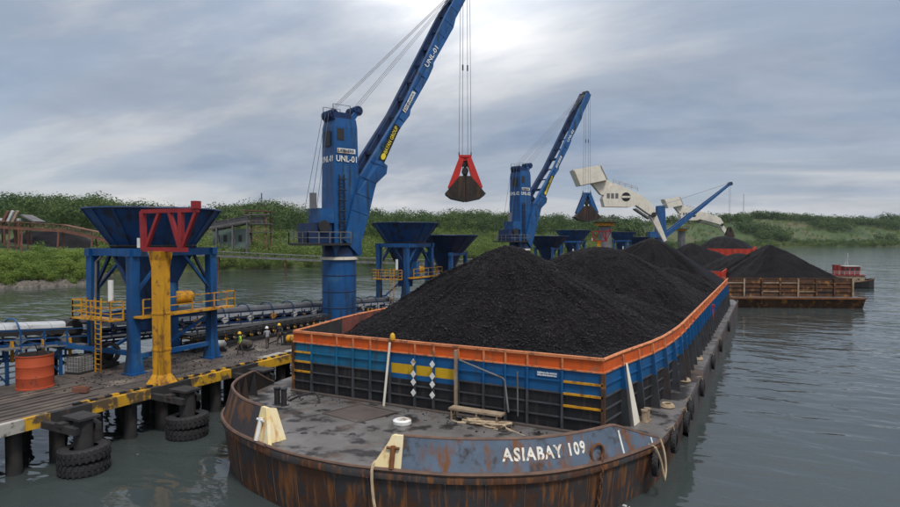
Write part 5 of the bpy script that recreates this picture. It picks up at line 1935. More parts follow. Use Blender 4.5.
# ================================================================== CRANES
UP = [(-0.33, 10.79), (0.75, 15.0), (1.72, 17.58), (6.97, 25.23), (13.77, 37.58), (14.83, 39.24), (16.3, 41.8)]
LO = [(1.32, 9.2), (2.69, 13.79), (3.51, 16.83), (4.85, 18.0), (4.98, 18.88), (4.21, 19.37), (6.96, 23.46), (8.05, 24.75), (8.2, 25.45), (10.7, 29.26), (11.5, 30.75), (11.6, 31.3), (14.68, 36.03), (15.05, 37.2), (16.9, 40.2), (17.5, 41.5)]
def big_crane(loc, slew, luff, label, number):
    t = thing('harbour_crane', (loc[0], loc[1], 0), label, 'crane', 'blue harbour cranes')
    # the pedestal stays put, everything above turns: parts are built already turned
    cs, sn = math.cos(slew), math.sin(slew)
    def W(r_, l, z):                      # along the boom, to its left, height
        return Vector((r_ * cs - l * sn, r_ * sn + l * cs, z))
    piv = (0.75, 9.9)
    cl_, sl_ = math.cos(luff), math.sin(luff)
    def B(r_, z):
        a, b = r_ - piv[0], z - piv[1]
        return piv[0] + a * cl_ - b * sl_, piv[1] + a * sl_ + b * cl_
    def WB(r_, l, z):
        a, b = B(r_, z)
        return W(a, l, b)
    m = MB()
    m.lathe((0, 0, 0), [(1.8, 2.2 - 6), (1.8, 8.7)], 32)
    m.build('pedestal', 'blue_paint', t, smooth=True, recalc=False)
    for z in (3.6, 5.3, 7.0):
        m = MB()
        m.lathe((0, 0, 0), [(1.8, z), (1.83, z + 0.03), (1.83, z + 0.10), (1.8, z + 0.13)], 32)
        m.build('weld_band', 'blue_dark', t, smooth=True, recalc=False)
    m = MB()
    m.lathe((0, 0, 0), [(1.8, 8.7), (2.0, 8.72), (2.0, 9.0), (1.8, 9.02)], 32)
    m.build('slew_ring', 'white_paint', t, smooth=True, recalc=False)
    m = MB()
    m.lathe((0, 0, 0), [(1.82, 9.02), (1.75, 9.6), (1.5, 10.3)], 24)
    m.build('turntable', 'blue_dark', t, smooth=True, recalc=False)
    # tower
    m = MB()
    prof = [(9.1, -1.25, 1.95, 1.45), (13, -1.3, 1.9, 1.45), (17.5, -1.25, 1.6, 1.4), (22.6, -1.2, 1.5, 1.35), (23.5, -1.0, 1.4, 1.25)]
    vs = []
    for z, r0, r1, hw in prof:
        vs += [W(r0, -hw, z), W(r1, -hw, z), W(r1, hw, z), W(r0, hw, z)]
    fs = [(4 * i + j, 4 * i + (j + 1) % 4, 4 * i + 4 + (j + 1) % 4, 4 * i + 4 + j) for i in range(len(prof) - 1) for j in range(4)]
    fs += [(0, 3, 2, 1), tuple(4 * (len(prof) - 1) + j for j in range(4))]
    m.add(vs, fs)
    tower = m.build('tower', 'blue_paint', t)
    # panels and door on the tower
    for (r0, r1, z0, z1) in ((-0.9, -0.1, 21.2, 22.4),):
        m = MB()
        m.add([W(r0, -1.40, z0), W(r1, -1.40, z0), W(r1, -1.38, z1), W(r0, -1.38, z1)], [(0, 1, 2, 3)])
        m.build('louvre', 'black_steel', tower, recalc=False)
    m = MB()
    m.bar(W(-1.33, 0, 20.6), W(-1.33, 0, 22.2), 1.3, 0.06, up=(cs, sn, 0))
    m.build('louvre', 'black_steel', tower)
    MB().bar(W(-1.15, 0, 23.75), W(0.9, 0, 23.75), 2.3, 0.75).build('tower_head', 'blue_dark', t)
    m = MB()
    for l in (-1.1, 1.1):
        m.bar(W(-1.2, l, 24.1), W(-1.2, l, 24.9), 0.06).bar(W(0.8, l, 24.1), W(0.8, l, 24.9), 0.06).bar(W(-1.2, l, 24.9), W(0.8, l, 24.9), 0.05)
    m.build('head_rail', 'grey_steel', t)
    # head sheaves
    for r_, z in ((-1.0, 23.9), (1.9, 24.6)):
        m = MB()
        m.bar(W(r_ * 0.5, -0.8, 23.3), W(r_, -0.8, z), 0.35, 0.5).bar(W(r_ * 0.5, 0.8, 23.3), W(r_, 0.8, z), 0.35, 0.5)
        m.build('sheave_bracket', 'blue_paint', t)
        for l in (-0.9, -0.3, 0.3, 0.9):
            m = MB()
            c = W(r_, l, z)
            ax = W(0, 1, 0)
            e1 = W(1, 0, 0)
            pts = [c + e1 * (0.42 * math.cos(q * math.pi / 8)) + Vector((0, 0, 0.42 * math.sin(q * math.pi / 8))) for q in range(16)]
            m.path(pts, 0.13, 5, closed=True)
            m.bar(c - ax * 0.18, c + ax * 0.18, 0.5)
            m.build('sheave', 'blue_dark', t)
    # service platform with railing, winch and machine house behind the tower
    m = MB()
    m.bar(W(-4.7, 0, 10.35), W(0.2, 0, 10.35), 4.6, 0.22)
    plat = m.build('platform', 'black_steel', t)
    def PW(r_, l, z):
        return tuple(W(r_, l, z))
    railing('railing', [PW(0.2, -2.25, 10.46), PW(-4.65, -2.25, 10.46), PW(-4.65, 2.25, 10.46), PW(0.2, 2.25, 10.46)], 1.15, 'grey_steel', parent=plat, r=0.04, post_gap=1.1)
    MB().bar(W(-4.0, 0.1, 11.5), W(-1.5, 0.1, 11.5), 2.8, 2.0).build('machine_house', 'blue_dark', t)
    MB().bar(W(-3.1, -0.3, 13.3), W(-1.35, -0.3, 13.3), 2.4, 1.5).build('winch_box', 'blue_paint', t)
    m = MB()
    c0, c1 = W(-2.5, -1.6, 12.2), W(-2.5, 1.5, 12.2)
    m.tube(c0, c1, 0.62, 16)
    m.build('winch_drum', 'black_steel', t, smooth=True)
    MB().bar(W(-3.4, -0.9, 14.0), W(-3.4, -0.9, 15.6), 0.5).build('vent', 'grey_steel', t)
    # ladder up the right side of the tower
    m = MB()
    for r_ in (-0.75, -0.2):
        m.bar(W(r_, -1.62, 10.4), W(r_, -1.56, 17.6), 0.10)
    for k in range(20):
        m.bar(W(-0.75, -1.6, 10.7 + k * 0.35), W(-0.2, -1.6, 10.7 + k * 0.35), 0.06)
    for k in range(6):
        z = 11.6 + k * 1.1
        pts = [W(-0.47 + 0.42 * math.cos(q * math.pi / 6 + math.pi), -1.62 - 0.62 * math.sin(q * math.pi / 6), z) for q in range(7)]
        m.path(pts, 0.045, 4)
    m.build('ladder', 'black_steel', t)
    # cab on the left
    MB().bar(W(0.4, 2.1, 11.6), W(2.2, 2.1, 11.6), 1.3, 2.0).build('cab', 'blue_paint', t)
    # twin-girder boom
    poly = UP + list(reversed(LO))
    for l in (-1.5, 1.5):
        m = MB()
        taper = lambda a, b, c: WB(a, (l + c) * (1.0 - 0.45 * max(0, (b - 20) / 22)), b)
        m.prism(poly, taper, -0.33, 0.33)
        m.build('boom_girder', 'blue_paint' if l < 0 else 'blue_dark', t)  # girders are alike; the far one's shade is put into its darker blue
    n = 13
    for k in range(n):
        f = (k + 0.7) / n
        z = 12.5 + f * 28
        ru = float(np.interp(z, [p[1] for p in UP], [p[0] for p in UP]))
        q = 1.5 * (1.0 - 0.45 * max(0, (z - 20) / 22))
        m = MB()
        m.bar(WB(ru + 0.45, -q, z), WB(ru + 0.45, q, z), 0.22 if k % 3 else 0.45)
        m.build('cross_beam', 'blue_dark', t)
    for l in (-1.5,):
        for k in range(15):
            z = 14.0 + k * 1.75
            ru = float(np.interp(z, [p[1] for p in UP], [p[0] for p in UP]))
            rl = float(np.interp(z - 0.6, [p[1] for p in sorted(LO, key=lambda p: p[1])], [p[0] for p in sorted(LO, key=lambda p: p[1])]))
            kk = 1.0 - 0.45 * max(0, (z - 20) / 22)
            m = MB()
            m.bar(WB(ru + 0.03, (l - 0.34) * kk, z), WB(rl - 0.05, (l - 0.34) * kk, z - 0.6), 0.06, 0.05)
            m.build('boom_stiffener', 'blue_paint', t)
    # head with sheaves
    for l in (-0.45, -0.15, 0.15, 0.45):
        m = MB()
        c = WB(17.0, l, 41.6)
        e1 = W(1, 0, 0)
        m.path([c + e1 * (0.6 * math.cos(q * math.pi / 8)) + Vector((0, 0, 0.6 * math.sin(q * math.pi / 8))) for q in range(16)], 0.11, 5, closed=True)
        m.bar(c - W(0, 0.1, 0), c + W(0, 0.1, 0), 0.5)
        m.build('head_sheave', 'black_steel', t)
    m = MB()
    m.bar(WB(16.7, -0.9, 41.3), WB(16.7, 0.9, 41.3), 0.5)
    m.build('head_pin', 'black_steel', t)
    # struts under the boom foot
    for l in (-1.1, 1.1):
        MB().bar(W(1.9, l, 11.0), WB(4.3, l, 18.2), 0.16).build('strut', 'grey_steel', t)
    # luffing ropes, back ropes
    tip = B(16.2, 41.4)
    for k, l in enumerate((-0.9, -0.55, -0.2, 0.15, 0.5, 0.85)):
        st = (-0.9, 24.3) if k % 2 else (1.9, 24.9)
        MB().tube(W(st[0], l, st[1]), W(tip[0], l * 0.7, tip[1]), 0.028, 5).build('luffing_rope', 'wire', t)
    for k, l in enumerate((-0.7, 0.0, 0.7)):
        MB().tube(W(-1.5, l, 24.0), W(-3.0 - 0.35 * k, l, 13.4), 0.028, 5).build('back_rope', 'wire', t)
    # writing: number on two tower faces and on the boom, company sign, maker's plate
    def on_right(r0, r1, z0, z1, lift=0.0):
        return lambda a, b, c: W(r0 + (r1 - r0) * a, -1.47 - lift - c * 0.6, z0 + (z1 - z0) * b)
    put_text(number, 'lettering', 0.6, on_right(-1.05, 1.35, 18.95, 19.6), 'white_text', tower)
    put_text(number, 'lettering', 0.6, lambda a, b, c: W(-1.32 - c * 0.6, 1.25 - 2.45 * a, 18.95 + 0.65 * b), 'white_text', tower)
    m = MB()
    m.add([on_right(-0.95, 1.2, 19.85, 20.35, -0.01)(a, b, 0) for a, b in ((0, 0), (1, 0), (1, 1), (0, 1))], [(0, 1, 2, 3)])
    m.build('maker_plate', 'white_plate', tower, recalc=False)
    put_text('LIEBHERR', 'lettering', 0.3, on_right(-0.8, 1.05, 19.95, 20.25, 0.01), 'blue_dark', tower)
    def on_boom(p0, p1, w_, off, s=-1.5):
        p0 = Vector((*p0, 0))
        p1 = Vector((*p1, 0))
        d = p1 - p0
        up = Vector((-d.y, d.x, 0)).normalized()
        def fn(a, b, c):
            q = p0 + d * a + up * (w_ * b)
            k = 1.0 - 0.45 * max(0, (q.y - 20) / 22)
            return WB(q.x, (-1.5 - 0.33) * k - off - c * 0.6, q.y)
        return fn
    bg_ = on_boom((4.55, 19.15), (6.72, 23.25), 0.86, 0.012)
    m = MB()
    m.add([bg_(a, b, 0) for a, b in ((0, 0), (1, 0), (1, 1), (0, 1))], [(0, 1, 2, 3)])
    sg = m.build('sign_board', 'black_paint', t, recalc=False)
    tx_ = on_boom((4.55, 19.15), (6.72, 23.25), 0.86, 0.02)
    put_text('BAYAN GROUP', 'lettering', 0.5, lambda a, b, c: tx_(0.22 + 0.74 * a, 0.25 + 0.5 * b, c), 'yellow_text', sg)
    m = MB()
    K = 12
    vs = [tx_(0.115 + 0.075 * math.cos(q * 2 * math.pi / K) * (1.0 if math.cos(q * 2 * math.pi / K) < 0 else 1.25), 0.5 + 0.33 * math.sin(q * 2 * math.pi / K), 0.005) for q in range(K)]
    m.add(vs, [tuple(range(K))])
    m.build('drop_mark', 'yellow_text', sg, recalc=False)
    mk = on_boom((7.48, 24.95), (8.93, 27.4), 0.46, 0.012)
    m = MB()
    m.add([mk(a, b, 0) for a, b in ((0, 0), (1, 0), (1, 1), (0, 1))], [(0, 1, 2, 3)])
    pl_ = m.build('maker_plate', 'white_plate', t, recalc=False)
    mk2 = on_boom((7.48, 24.95), (8.93, 27.4), 0.46, 0.02)
    put_text('LIEBHERR', 'lettering', 0.3, lambda a, b, c: mk2(0.06 + 0.88 * a, 0.22 + 0.56 * b, c), 'blue_dark', pl_)
    nb = on_boom((10.72, 30.55), (12.32, 33.1), 0.55, 0.02)
    put_text(number, 'lettering', 0.5, lambda a, b, c: nb(a, b, c), 'white_text', t)
    tp = B(17.5, 41.6)
    return t, Vector((loc[0], loc[1], 0)) + W(tp[0], 0, tp[1]), W
def grab(loc, rotz, label, red, scale=1.0, ztop=None, crane=None, parent_loc=None):
    t = thing('grab_bucket', loc, label, 'grab', 'crane grabs', rotz)
    t.scale = (scale,) * 3
    k = 1 / 8.05
    fn = lambda a, b, c: Vector((a * k, c, -(b - 155) * k))
    for s in (-1, 1):
        # bucket half
        poly = [(0.15 * s, 176.5), (5.5 * s, 176.5), (16.5 * s, 189.5), (20 * s, 193.6), (14.5 * s, 197.8), (6 * s, 200.2), (0.15 * s, 200.8)]
        m = MB()
        m.prism(poly, fn, -1.35, 1.35)
        sh = m.build('bucket_shell', 'grab_steel', t)
        m = MB()
        for c in (-1.37, 1.37):
            m.bar(fn(20 * s, 193.6, c), fn(14.5 * s, 197.8, c), 0.14, 0.12)
            m.bar(fn(14.5 * s, 197.8, c), fn(0.5 * s, 200.8, c), 0.14, 0.12)
        m.build('cutting_lip', 'black_steel', sh)
        for c in (-0.95, 0.95):
            m = MB()
            m.bar(fn(3.6 * s, 158.5, c * 0.7), fn(13.6 * s, 188.5, c), 0.62, 0.40, up=(0, 1, 0), w2=0.95)
            m.build('arm', red, t)
    m = MB()
    m.bar(fn(-6.2, 156.5, 0), fn(6.2, 156.5, 0), 1.5, 0.30)
    m.bar(fn(-4, 159, 0), fn(4, 159, 0), 1.2, 0.5)
    m.build('head_block', red, t)
    m = MB()
    m.bar(fn(0, 160, 0), fn(0, 178, 0), 0.35)
    m.tube(fn(-0.1, 171, -0.6), fn(-0.1, 171, 0.6), 0.42, 12)
    m.tube(fn(0.1, 164, -0.5), fn(0.1, 164, 0.5), 0.34, 12)
    m.build('closing_sheave', 'black_steel', t)
    m = MB()
    for x in (-3, 3):
        m.tube(fn(x, 160, 0), fn(x * 0.6, 176, 0), 0.05, 6)
    m.build('closing_rope', 'wire', t)
    for x in (-6, 6):
        MB().bar(fn(x, 156, 0), fn(x, 152, 0), 0.14).build('shackle', 'black_steel', t)
    return t
def hang(crane, tipw, gp, scale=1.0, gap=0.75):
    """hoist ropes from the boom head down to a grab"""
    base = Vector(crane.location)
    for k, (ox, oy) in enumerate(((-gap, 0.1), (-gap * 0.45, -0.1), (gap * 0.45, 0.1), (gap, -0.1))):
        a = tipw + CR * ox * 0.75 + CF * oy - base
        b = gp + CR * ox + CF * oy - base
        MB().tube(a, b, 0.03, 5).build('hoist_rope', 'wire', crane)
        if k in (1, 2):
            c = a.lerp(b, 0.47)
            MB().tube(c - Vector((0, 0, 0.35)), c + Vector((0, 0, 0.35)), 0.09, 6).build('rope_clamp', 'black_steel', crane)
SL = R(66)
c1, tip1, W1 = big_crane((-33.8, 23.5), SL, 0.0, 'nearest tall blue crane with raised twin boom on a round blue pedestal', 'UNL-01')
g1 = Vector((tip1.x, tip1.y, 21.25))
grab(g1, YAW, 'red armed clamshell grab hanging from the nearest blue crane', 'red_grab')
hang(c1, tip1, g1)
c2, tip2, W2 = big_crane((-34.6, 78.8), SL, R(-3.6), 'second tall blue crane behind the coal, smaller in the distance', 'UNL-02')
g2 = Vector((tip2.x, tip2.y, 20.4))
grab(g2, YAW, 'blue armed clamshell grab hanging under the white counterweight', 'blue_paint', 1.05)
hang(c2, tip2, g2)

# white balanced cranes: column, white house, counterweight box, curved arm and stick
def white_crane(loc, rotz, k, label, stick, arm_ext=0.0, logo=True):
    t = thing('balance_crane', loc, label, 'crane', 'white balance cranes', rotz)
    fn = lambda a, b, c: Vector(((a - 605) / 3.54 * k, c * k, 11 + (238 - b) / 3.54 * k))
    m = MB()
    m.tube((0, 0, -3), (0, 0, 11 + (238 - 224) / 3.54 * k), 1.75 * k, 24)
    m.build('column', 'grey_steel', t, smooth=True)
    m = MB()
    m.tube((0, 0, 11 + (238 - 226) / 3.54 * k), (0, 0, 11 + (238 - 222) / 3.54 * k), 2.6 * k, 20)
    m.build('slew_platform', 'yellow_paint', t)
    rp = [(3.6 * k * math.cos(q * math.pi / 6), 3.6 * k * math.sin(q * math.pi / 6), 11 + (238 - 222) / 3.54 * k) for q in range(13)]
    railing('railing', rp, 1.2 * k, 'grey_steel', parent=t, r=0.06 * k, post_gap=1.5)
    m = MB()
    m.tube(rp[0][:2] + (rp[0][2] - 0.1,), (-rp[0][0], 0, rp[0][2] - 0.1), 0.2, 6)
    m.lathe((0, 0, rp[0][2] - 0.15), [(0, 0), (3.6 * k, 0), (3.6 * k, 0.15), (0, 0.15)], 24)
    m.build('walkway', 'black_steel', t)
    E_ = arm_ext
    house = [(601, 199), (606, 189), (612, 184), (625, 189), (634, 193.5), (634, 206), (628, 207.5), (603, 207)]
    m = MB()
    m.prism(house, fn, -1.7, 1.7)
    h = m.build('house', 'white_paint', t)
    arm = [(614, 185.2), (625, 189.4), (640 + E_ * 0.5, 196), (649 + E_, 203), (654 + E_, 211), (652.5 + E_, 217), (647 + E_, 214), (634, 205), (614, 205)]
    m = MB()
    m.prism(arm, fn, -1.2, 1.2)
    m.build('main_arm', 'white_paint', t)
    m = MB()
    m.prism([(590, 183), (605, 180), (613, 185), (606, 196), (600, 195)], fn, -1.1, 1.1)
    m.build('rear_arm', 'white_paint', t)
    m = MB()
    cwp = [(571, 171), (598, 166.5), (605, 181), (578, 186.5)]
    m.prism(cwp, fn, -2.6, 2.6)
    cw_ = m.build('counterweight', 'white_paint', t)
    m = MB()
    for c in (-2.62, 2.62):
        m.bar(fn(572, 172, c), fn(578, 186, c), 0.18 * k)
        m.bar(fn(598, 167, c), fn(604.5, 180.5, c), 0.18 * k)
    m.build('edge_frame', 'pale_rust', cw_)
    m = MB()
    a0, a1 = stick
    m.bar(fn(*a0, 0), fn(*a1, 0), 1.9 * k, 1.4 * k, w2=0.9 * k, h2=0.8 * k, up=(0, 1, 0))
    m.build('stick', 'white_paint', t)
    MB().tube(fn(652 + E_, 215, -1.5), fn(652 + E_, 215, 1.5), 0.7 * k, 12).build('elbow_pin', 'black_steel', t)
    for s in (-1.9, 1.9):
        MB().bar(fn(634, 209, s * 0.5), fn(649 + E_, 219, s * 0.5), 0.45 * k).build('ram', 'grey_steel', t)
    for j in range(3):
        m = MB()
        m.add([fn(605 + j * 4.2, 199, -1.73), fn(608 + j * 4.2, 199, -1.73), fn(608 + j * 4.2, 194, -1.73), fn(605 + j * 4.2, 194, -1.73)], [(0, 1, 2, 3)])
        m.build('window', 'grey_steel', h, recalc=False)
    m = MB()
    m.tube(fn(624, 197.5, -1.74), fn(624, 197.5, -1.70), 1.25 * k, 24)
    m.build('round_logo', 'black_paint', h)
    m = MB()
    m.bar(fn(619.9, 197.5, -1.76), fn(628.1, 197.5, -1.76), 0.02, 0.55 * k)
    m.build('logo_bar', 'white_paint', h)
    railing('railing', [tuple(fn(612, 184, -1.0)), tuple(fn(636, 191.5, -1.0))], 1.0 * k, 'pale_rust', parent=t, r=0.05 * k, post_gap=2.0)
    return t
white_crane((-34.0, 143.6, 0), YAW, 1.0, 'nearer white balance crane with boxy counterweight on a grey column', ((652, 215), (665, 241)))
white_crane((-31.2, 290.0, 0), YAW, 1.0, 'farther white crane behind the low blue boom', ((650 + 22, 214), (650 + 60, 268)), 22)
# far blue crane with a low boom
def far_crane(loc, rotz, label):
    t = thing('harbour_crane', loc, label, 'crane', 'blue harbour cranes', rotz)
    m = MB()
    m.tube((0, 0, -3), (0, 0, 10), 2.0, 20)
    m.build('pedestal', 'grey_steel', t, smooth=True)
    m = MB()
    m.bar((-0.3, 0, 9.5), (-0.6, 0, 26), 4.0, 4.6, up=(1, 0, 0), w2=3.0, h2=3.2)
    m.build('tower', 'blue_paint', t)
    MB().bar((-6.5, 0, 11), (1, 0, 11), 5, 0.3).build('platform', 'black_steel', t)
    MB().bar((-6, 0, 12.6), (-2.4, 0, 12.6), 3.4, 2.8).build('machine_house', 'blue_paint', t)
    for s in (-1.4, 1.4):
        m = MB()
        m.bar((1.5, s, 12.2), (15, s, 22.4), 0.6, 1.9, h2=1.8)
        m.bar((15, s, 22.4), (33.5, s * 0.6, 36.6), 0.6, 1.5, h2=0.7)
        m.build('boom_girder', 'blue_paint', t)
    for f in np.arange(0.1, 1, 0.1):
        MB().bar((1.5 + 32 * f, -1.2, 12.2 + 24.4 * f), (1.5 + 32 * f, 1.2, 12.2 + 24.4 * f), 0.35).build('cross_beam', 'blue_dark', t)
    MB().tube((33.6, -1, 36.6), (33.6, 1, 36.6), 0.9, 12).build('head_sheave', 'black_steel', t)
    for k, l in enumerate((-0.8, -0.3, 0.3, 0.8)):
        MB().tube((-0.6, l, 26.2), (33.4, l * 0.6, 37), 0.07, 5).build('luffing_rope', 'wire', t)
    for l in (-0.5, 0.5):
        MB().tube((33.6, l, 36), (33.6, l, 16), 0.05, 5).build('hoist_rope', 'wire', t)
    return t
far_crane((-37.7, 270.0, 0), YAW + 0.1, 'far blue crane with its boom lowered to the right')
gf = grab((-37.7 + 33.6 * math.cos(YAW + 0.1), 270 + 33.6 * math.sin(YAW + 0.1), 16.2), YAW, 'far dark grab hanging over the farthest coal heap', 'grab_steel', 0.9)

# ================================================================== OTHER BARGES
def small_barge(loc, rotz, label, W_, L_, deck, wallh, wall_mat, hull_mat, post_mat, nb, ns, group='barges farther along', rails=True):
    t = thing('coal_barge', loc, label, 'barge', group, rotz)
    hw = W_ / 2
    m = MB()
    sec = [(-2.2, deck), (-1.2, -0.2), (0.6, -1.8)]
    vs = []
    for y0, z in sec:
        vs += [(-hw, y0, z), (hw, y0, z)]
    vs += [(-hw, L_ + 2, deck), (hw, L_ + 2, deck), (-hw, L_ + 1, -1.8), (hw, L_ + 1, -1.8)]
    m.add(vs, [(0, 1, 3, 2), (2, 3, 5, 4), (4, 5, 9, 8), (6, 8, 9, 7), (1, 7, 9, 5, 3), (0, 2, 4, 8, 6)])
    m.build('hull', hull_mat, t)
    m = MB()
    m.add([(-hw, -2.2, deck), (hw, -2.2, deck), (hw, L_ + 2, deck), (-hw, L_ + 2, deck)], [(0, 1, 2, 3)])
    m.build('deck', 'deck_steel', t, recalc=False)
    MB().bar((-hw, -2.25, deck - 0.1), (hw, -2.25, deck - 0.1), 0.3, 0.25).build('rub_strake', 'rust', t)
    ww = hw - 1.0
    for s in (-1, 1):
        for i in range(ns):
            a = L_ * i / ns
            b = L_ * (i + 1) / ns
            MB().box(s * ww - 0.05, s * ww + 0.05, a, b - 0.02, deck, deck + wallh).build('wall_panel', wall_mat, t)
            MB().bar((s * (ww + 0.12), a, deck), (s * (ww + 0.12), a, deck + wallh), 0.2, 0.15).build('rib', post_mat, t)
        MB().bar((s * ww, 0, deck + wallh + 0.05), (s * ww, L_, deck + wallh + 0.05), 0.18, 0.12).build('top_rail', post_mat, t)
    for yy in (0, L_):
        for i in range(nb):
            a = -ww + 2 * ww * i / nb
            b = -ww + 2 * ww * (i + 1) / nb
            MB().box(a + 0.01, b - 0.01, yy - 0.05, yy + 0.05, deck, deck + wallh).build('wall_panel', wall_mat, t)
            if yy == 0:
                if rails:
                    for z in (0.28, 0.52, 0.76):
                        MB().bar((a, -0.12, deck + wallh * z), (b, -0.12, deck + wallh * z), 0.12, 0.16).build('stringer', random.choice(['rust', 'rust_brown', 'rust_brown', 'wall_black', 'pale_rust']), t)
                MB().bar((a, -0.16, deck), (a, -0.16, deck + wallh), 0.26, 0.22).build('rib', post_mat if i % 3 == 1 else wall_mat, t)
        MB().bar((-ww, yy, deck + wallh + 0.06), (ww, yy, deck + wallh + 0.06), 0.2, 0.13).build('top_rail', wall_mat if rails else post_mat, t)
    MB().bar((ww, -0.16, deck), (ww, -0.16, deck + wallh), 0.3, 0.3).build('corner_post', post_mat, t)
    return t
def simple_heap(loc, rotz, label, W_, L_, z0, peaks, seed, nx=90, ny=150):
    def fn(A, B):
        X = (A - 0.5) * W_
        Y = B * L_
        Z = z0 + 0 * X
        wob = 0.5 * vnoise(X, Y, 0.2, seed, 3)
        for c in peaks:
            Z = smax(cone(X + wob, Y + wob, *c), Z, 0.4)
        rim_ = np.minimum(np.minimum(W_ / 2 - np.abs(X), Y), L_ - Y)
        Z = np.minimum(Z, z0 + 0.75 * rim_)
        return X, Y, Z + 0.1 * vnoise(X, Y, 0.6, seed + 1, 3) + 0.07 * vnoise(X, Y, 2.5, seed + 2, 2)
    o = heap_mesh(nx, ny, fn, 'coal_heap', 'coal', smooth=True)
    o.location = loc
    o.rotation_euler = (0, 0, rotz)
    return tag(o, label, 'coal heap', 'coal heaps on far barges')
# brown barge moored out in the stream, turned to face us
BR = R(24)
bl = (9.9, 88.6, WZ)
small_barge(bl, BR, 'rusty brown barge with slatted end wall at right on the open water', 22.6, 52, 1.75, 3.0, 'rust_brown', 'rust_brown', 'pale_rust', 7, 12)
simple_heap((bl[0], bl[1], WZ), BR, 'tall pointed black coal heap on the rusty brown barge', 20.2, 51.6, 4.3, ((4.2, 12.5, 11.2, 0.62, 0.9), (2.0, 26, 8.4, 0.55, 1.5), (1.5, 40, 8.6, 0.58, 1.2)), 70)
# red barges along the pier
small_barge((-10.2, 86.0, WZ), 0, 'red walled barge moored just beyond the near barge', 22, 62, 2.2, 3.5, 'red_barge', 'rust_brown', 'red_barge', 10, 18, rails=False)
simple_heap((-10.2, 86.0, WZ), 0, 'coal heap on the red barge just beyond the near barge', 19.8, 61.5, 5.0, ((-2.0, 18, 7.6, 0.5, 1.5), (0.8, 42, 10.4, 0.55, 1.0), (-1, 56, 8.6, 0.5, 1.5)), 80)
small_barge((-7.2, 190.0, WZ), 0, 'farthest red walled barge with high red end wall', 21, 60, 3.4, 4.6, 'red_barge', 'rust_brown', 'red_barge', 10, 16, rails=False)
simple_heap((-7.2, 190.0, WZ), 0, 'coal heap on the farthest red barge under the hanging far grab', 18.8, 59.5, 7.4, ((-0.5, 20, 12.2, 0.5, 4.0), (0, 42, 12.0, 0.5, 3.0)), 90)
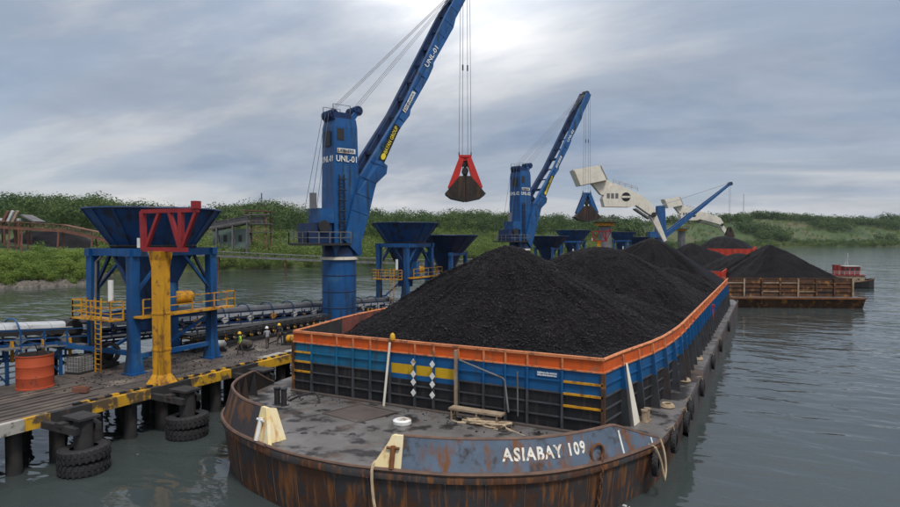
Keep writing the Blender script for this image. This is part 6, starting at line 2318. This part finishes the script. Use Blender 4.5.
# slanting loading plank on the brown barge's corner
# ------------------------------------------------------------------ tug moored behind the brown barge
def tug(loc, rotz):
    t = thing('tug_boat', loc, 'small tug boat with red and white superstructure and black hull behind the brown barge', 'tug boat', rotz=rotz)
    secs = []
    for x, hw, zk, zd in ((-9, 2.9, -0.9, 1.5), (-6, 3.2, -1.2, 1.4), (0, 3.3, -1.4, 1.4), (5, 3.0, -1.3, 1.7), (8, 1.9, -0.9, 2.1), (10, 0.25, -0.2, 2.5)):
        secs.append([(x, -hw, zd), (x, -hw * 0.92, 0.2), (x, -hw * 0.5, zk), (x, hw * 0.5, zk), (x, hw * 0.92, 0.2), (x, hw, zd)])
    m = MB()
    for s in secs:
        m.v += s
    n = 6
    for i in range(len(secs) - 1):
        for j in range(n - 1):
            m.f.append((i * n + j, (i + 1) * n + j, (i + 1) * n + j + 1, i * n + j + 1))
            m.m.append(0)
    m.f.append(tuple(range(6)))
    m.m.append(0)
    m.build('hull', 'black_paint', t)
    m = MB()
    for s in secs:
        m.v += [(s[0][0], s[0][1] * 0.98, s[0][2] - 0.25), (s[5][0], s[5][1] * 0.98, s[5][2] - 0.25)]
    for i in range(len(secs) - 1):
        m.f.append((2 * i, 2 * i + 2, 2 * i + 3, 2 * i + 1))
        m.m.append(0)
    m.build('deck', 'rust_brown', t, recalc=False)
    for y in (-1, 1):
        m = MB()
        m.path([(s[0][0], y * abs(s[0][1]) * 1.01, s[0][2] + 0.02) for s in secs], 0.14, 6)
        m.build('fender_rail', 'rust_brown', t)
    before = set(t.children)
    MB().box(-5.0, 2.5, -2.2, 2.2, 1.2, 3.4).build('deck_house', 'pale_rust', t)
    MB().box(-5.2, 2.7, -2.4, 2.4, 3.4, 3.55).build('boat_deck', 'tug_red', t)
    wh = MB().box(-2.2, 1.6, -1.7, 1.7, 3.55, 5.8).build('wheelhouse', 'tug_red', t)
    for y in (-1.72, 1.72):
        for x in (-1.6, -0.4, 0.8):
            MB().box(x - 0.4, x + 0.4, y - 0.01, y + 0.01, 4.6, 5.4).build('window', 'glass', wh)
    for y in (-1.1, 0, 1.1):
        MB().box(1.6, 1.62, y - 0.4, y + 0.4, 4.6, 5.4).build('window', 'glass', wh)
    for x in (-3.8, -2.2, -0.6, 1.0):
        MB().tube((x, -2.21, 2.4), (x, -2.19, 2.4), 0.25, 12).build('porthole', 'black_steel', t)
    MB().box(-2.4, 1.8, -1.9, 1.9, 5.8, 5.95).build('wheelhouse_roof', 'tug_white', t)
    MB().tube((-3.6, -1.2, 3.55), (-3.6, -1.2, 6.2), 0.5, 14).build('funnel', 'tug_red', t)
    MB().tube((-3.6, 1.2, 3.55), (-3.6, 1.2, 6.2), 0.5, 14).build('funnel', 'tug_red', t)
    m = MB()
    m.bar((-0.8, 0, 5.9), (-0.8, 0, 9.4), 0.16)
    m.bar((-0.8, -1.1, 7.6), (-0.8, 1.1, 7.6), 0.1).bar((-0.8, -0.7, 8.5), (-0.8, 0.7, 8.5), 0.1)
    m.bar((-1.6, 0, 5.9), (-0.8, 0, 8.4), 0.1)
    m.build('mast', 'tug_white', t)
    railing('railing', [(2.5, -2.3, 3.55), (-5.1, -2.3, 3.55), (-5.1, 2.3, 3.55), (2.5, 2.3, 3.55)], 1.0, 'tug_white', parent=t, r=0.05, post_gap=1.2)
    for ch in t.children:
        if ch not in before:
            ch.location.x += 4.3
    m = MB()
    m.lathe((7.6, 0, 1.9), [(0.0, 0.0), (0.3, 0), (0.3, 0.8), (0.45, 0.85), (0.45, 1.0), (0, 1.0)], 12)
    m.build('tow_bitt', 'black_steel', t)
    return t
tg = tug((20.4, 139.4, WZ), R(18))
tg.scale = (0.86, 0.86, 0.86)

# ------------------------------------------------------------------ thin haze over water and hills
hm = bpy.data.materials.new('haze')
hm.use_nodes = True
ht = hm.node_tree
ht.nodes.clear()
ho = ht.nodes.new('ShaderNodeOutputMaterial')
hv = ht.nodes.new('ShaderNodeVolumePrincipled')
hv.inputs['Color'].default_value = (0.86, 0.91, 1.0, 1)
hv.inputs['Density'].default_value = 0.00004
hv.inputs['Anisotropy'].default_value = 0.1
ht.links.new(hv.outputs[0], ho.inputs['Volume'])
MATS['haze'] = hm
hz = MB().box(-3800, 3800, -800, 4700, -9.0, 110.0).build('haze', 'haze')
tag(hz, 'thin pale haze over the water and the far hills', 'haze', kind='stuff')

# ------------------------------------------------------------------ spilled coal on the pier and on the barge deck
def spill(name, label, n, fn, slo, shi):
    pts = np.array([fn() for _ in range(n)])
    s_ = slo + (shi - slo) * rng.random(n) ** 3
    base = np.array([[1, 0, 0], [-1, 0, 0], [0, 1, 0], [0, -1, 0], [0, 0, 1], [0, 0, -1]], float)
    v = base[None] * (0.6 + 0.7 * rng.random((n, 6, 1))) * s_[:, None, None]
    v[:, :, 0] += 0.3 * v[:, :, 2]
    v = v + pts[:, None, :]
    tri = np.array([[0, 2, 4], [2, 1, 4], [1, 3, 4], [3, 0, 4], [2, 0, 5], [1, 2, 5], [3, 1, 5], [0, 3, 5]])
    f = (np.arange(n)[:, None, None] * 6 + tri[None]).reshape(-1, 3)
    tag(np_mesh(name, v.reshape(-1, 3), f, 'coal_lump'), label, 'coal spill', kind='stuff')
def on_pier():
    c = random.choice(((-28.5, -1.5, 2.2), (-30.8, -3.8, 1.4), (-27.5, 3.5, 2.6), (-29.5, 8.5, 3.0), (-30.8, 2.0, 1.6), (-29.0, -7.0, 2.2)))
    return (min(-25.8, max(-33.4, random.gauss(c[0], c[2] * 0.5))), random.gauss(c[1], c[2]), PZ + 0.015)
spill('pier_coal_spill', 'scattered spilled coal lumps on the pier deck around the nearest hopper', 1100, on_pier, 0.015, 0.08)
def on_deck():
    y_ = -0.45 - abs(random.gauss(0, 1.1))
    x_ = random.choice((random.uniform(-9, 9), random.gauss(-7.5, 1.0), random.gauss(2.5, 2.0)))
    x_ = max(-9.5, min(9.5, x_))
    return (XC + x_, y_, WZ + dz_(y_) + 0.05)
spill('deck_coal_spill', 'scattered spilled coal lumps on the barge deck before the front wall', 350, on_deck, 0.015, 0.075)
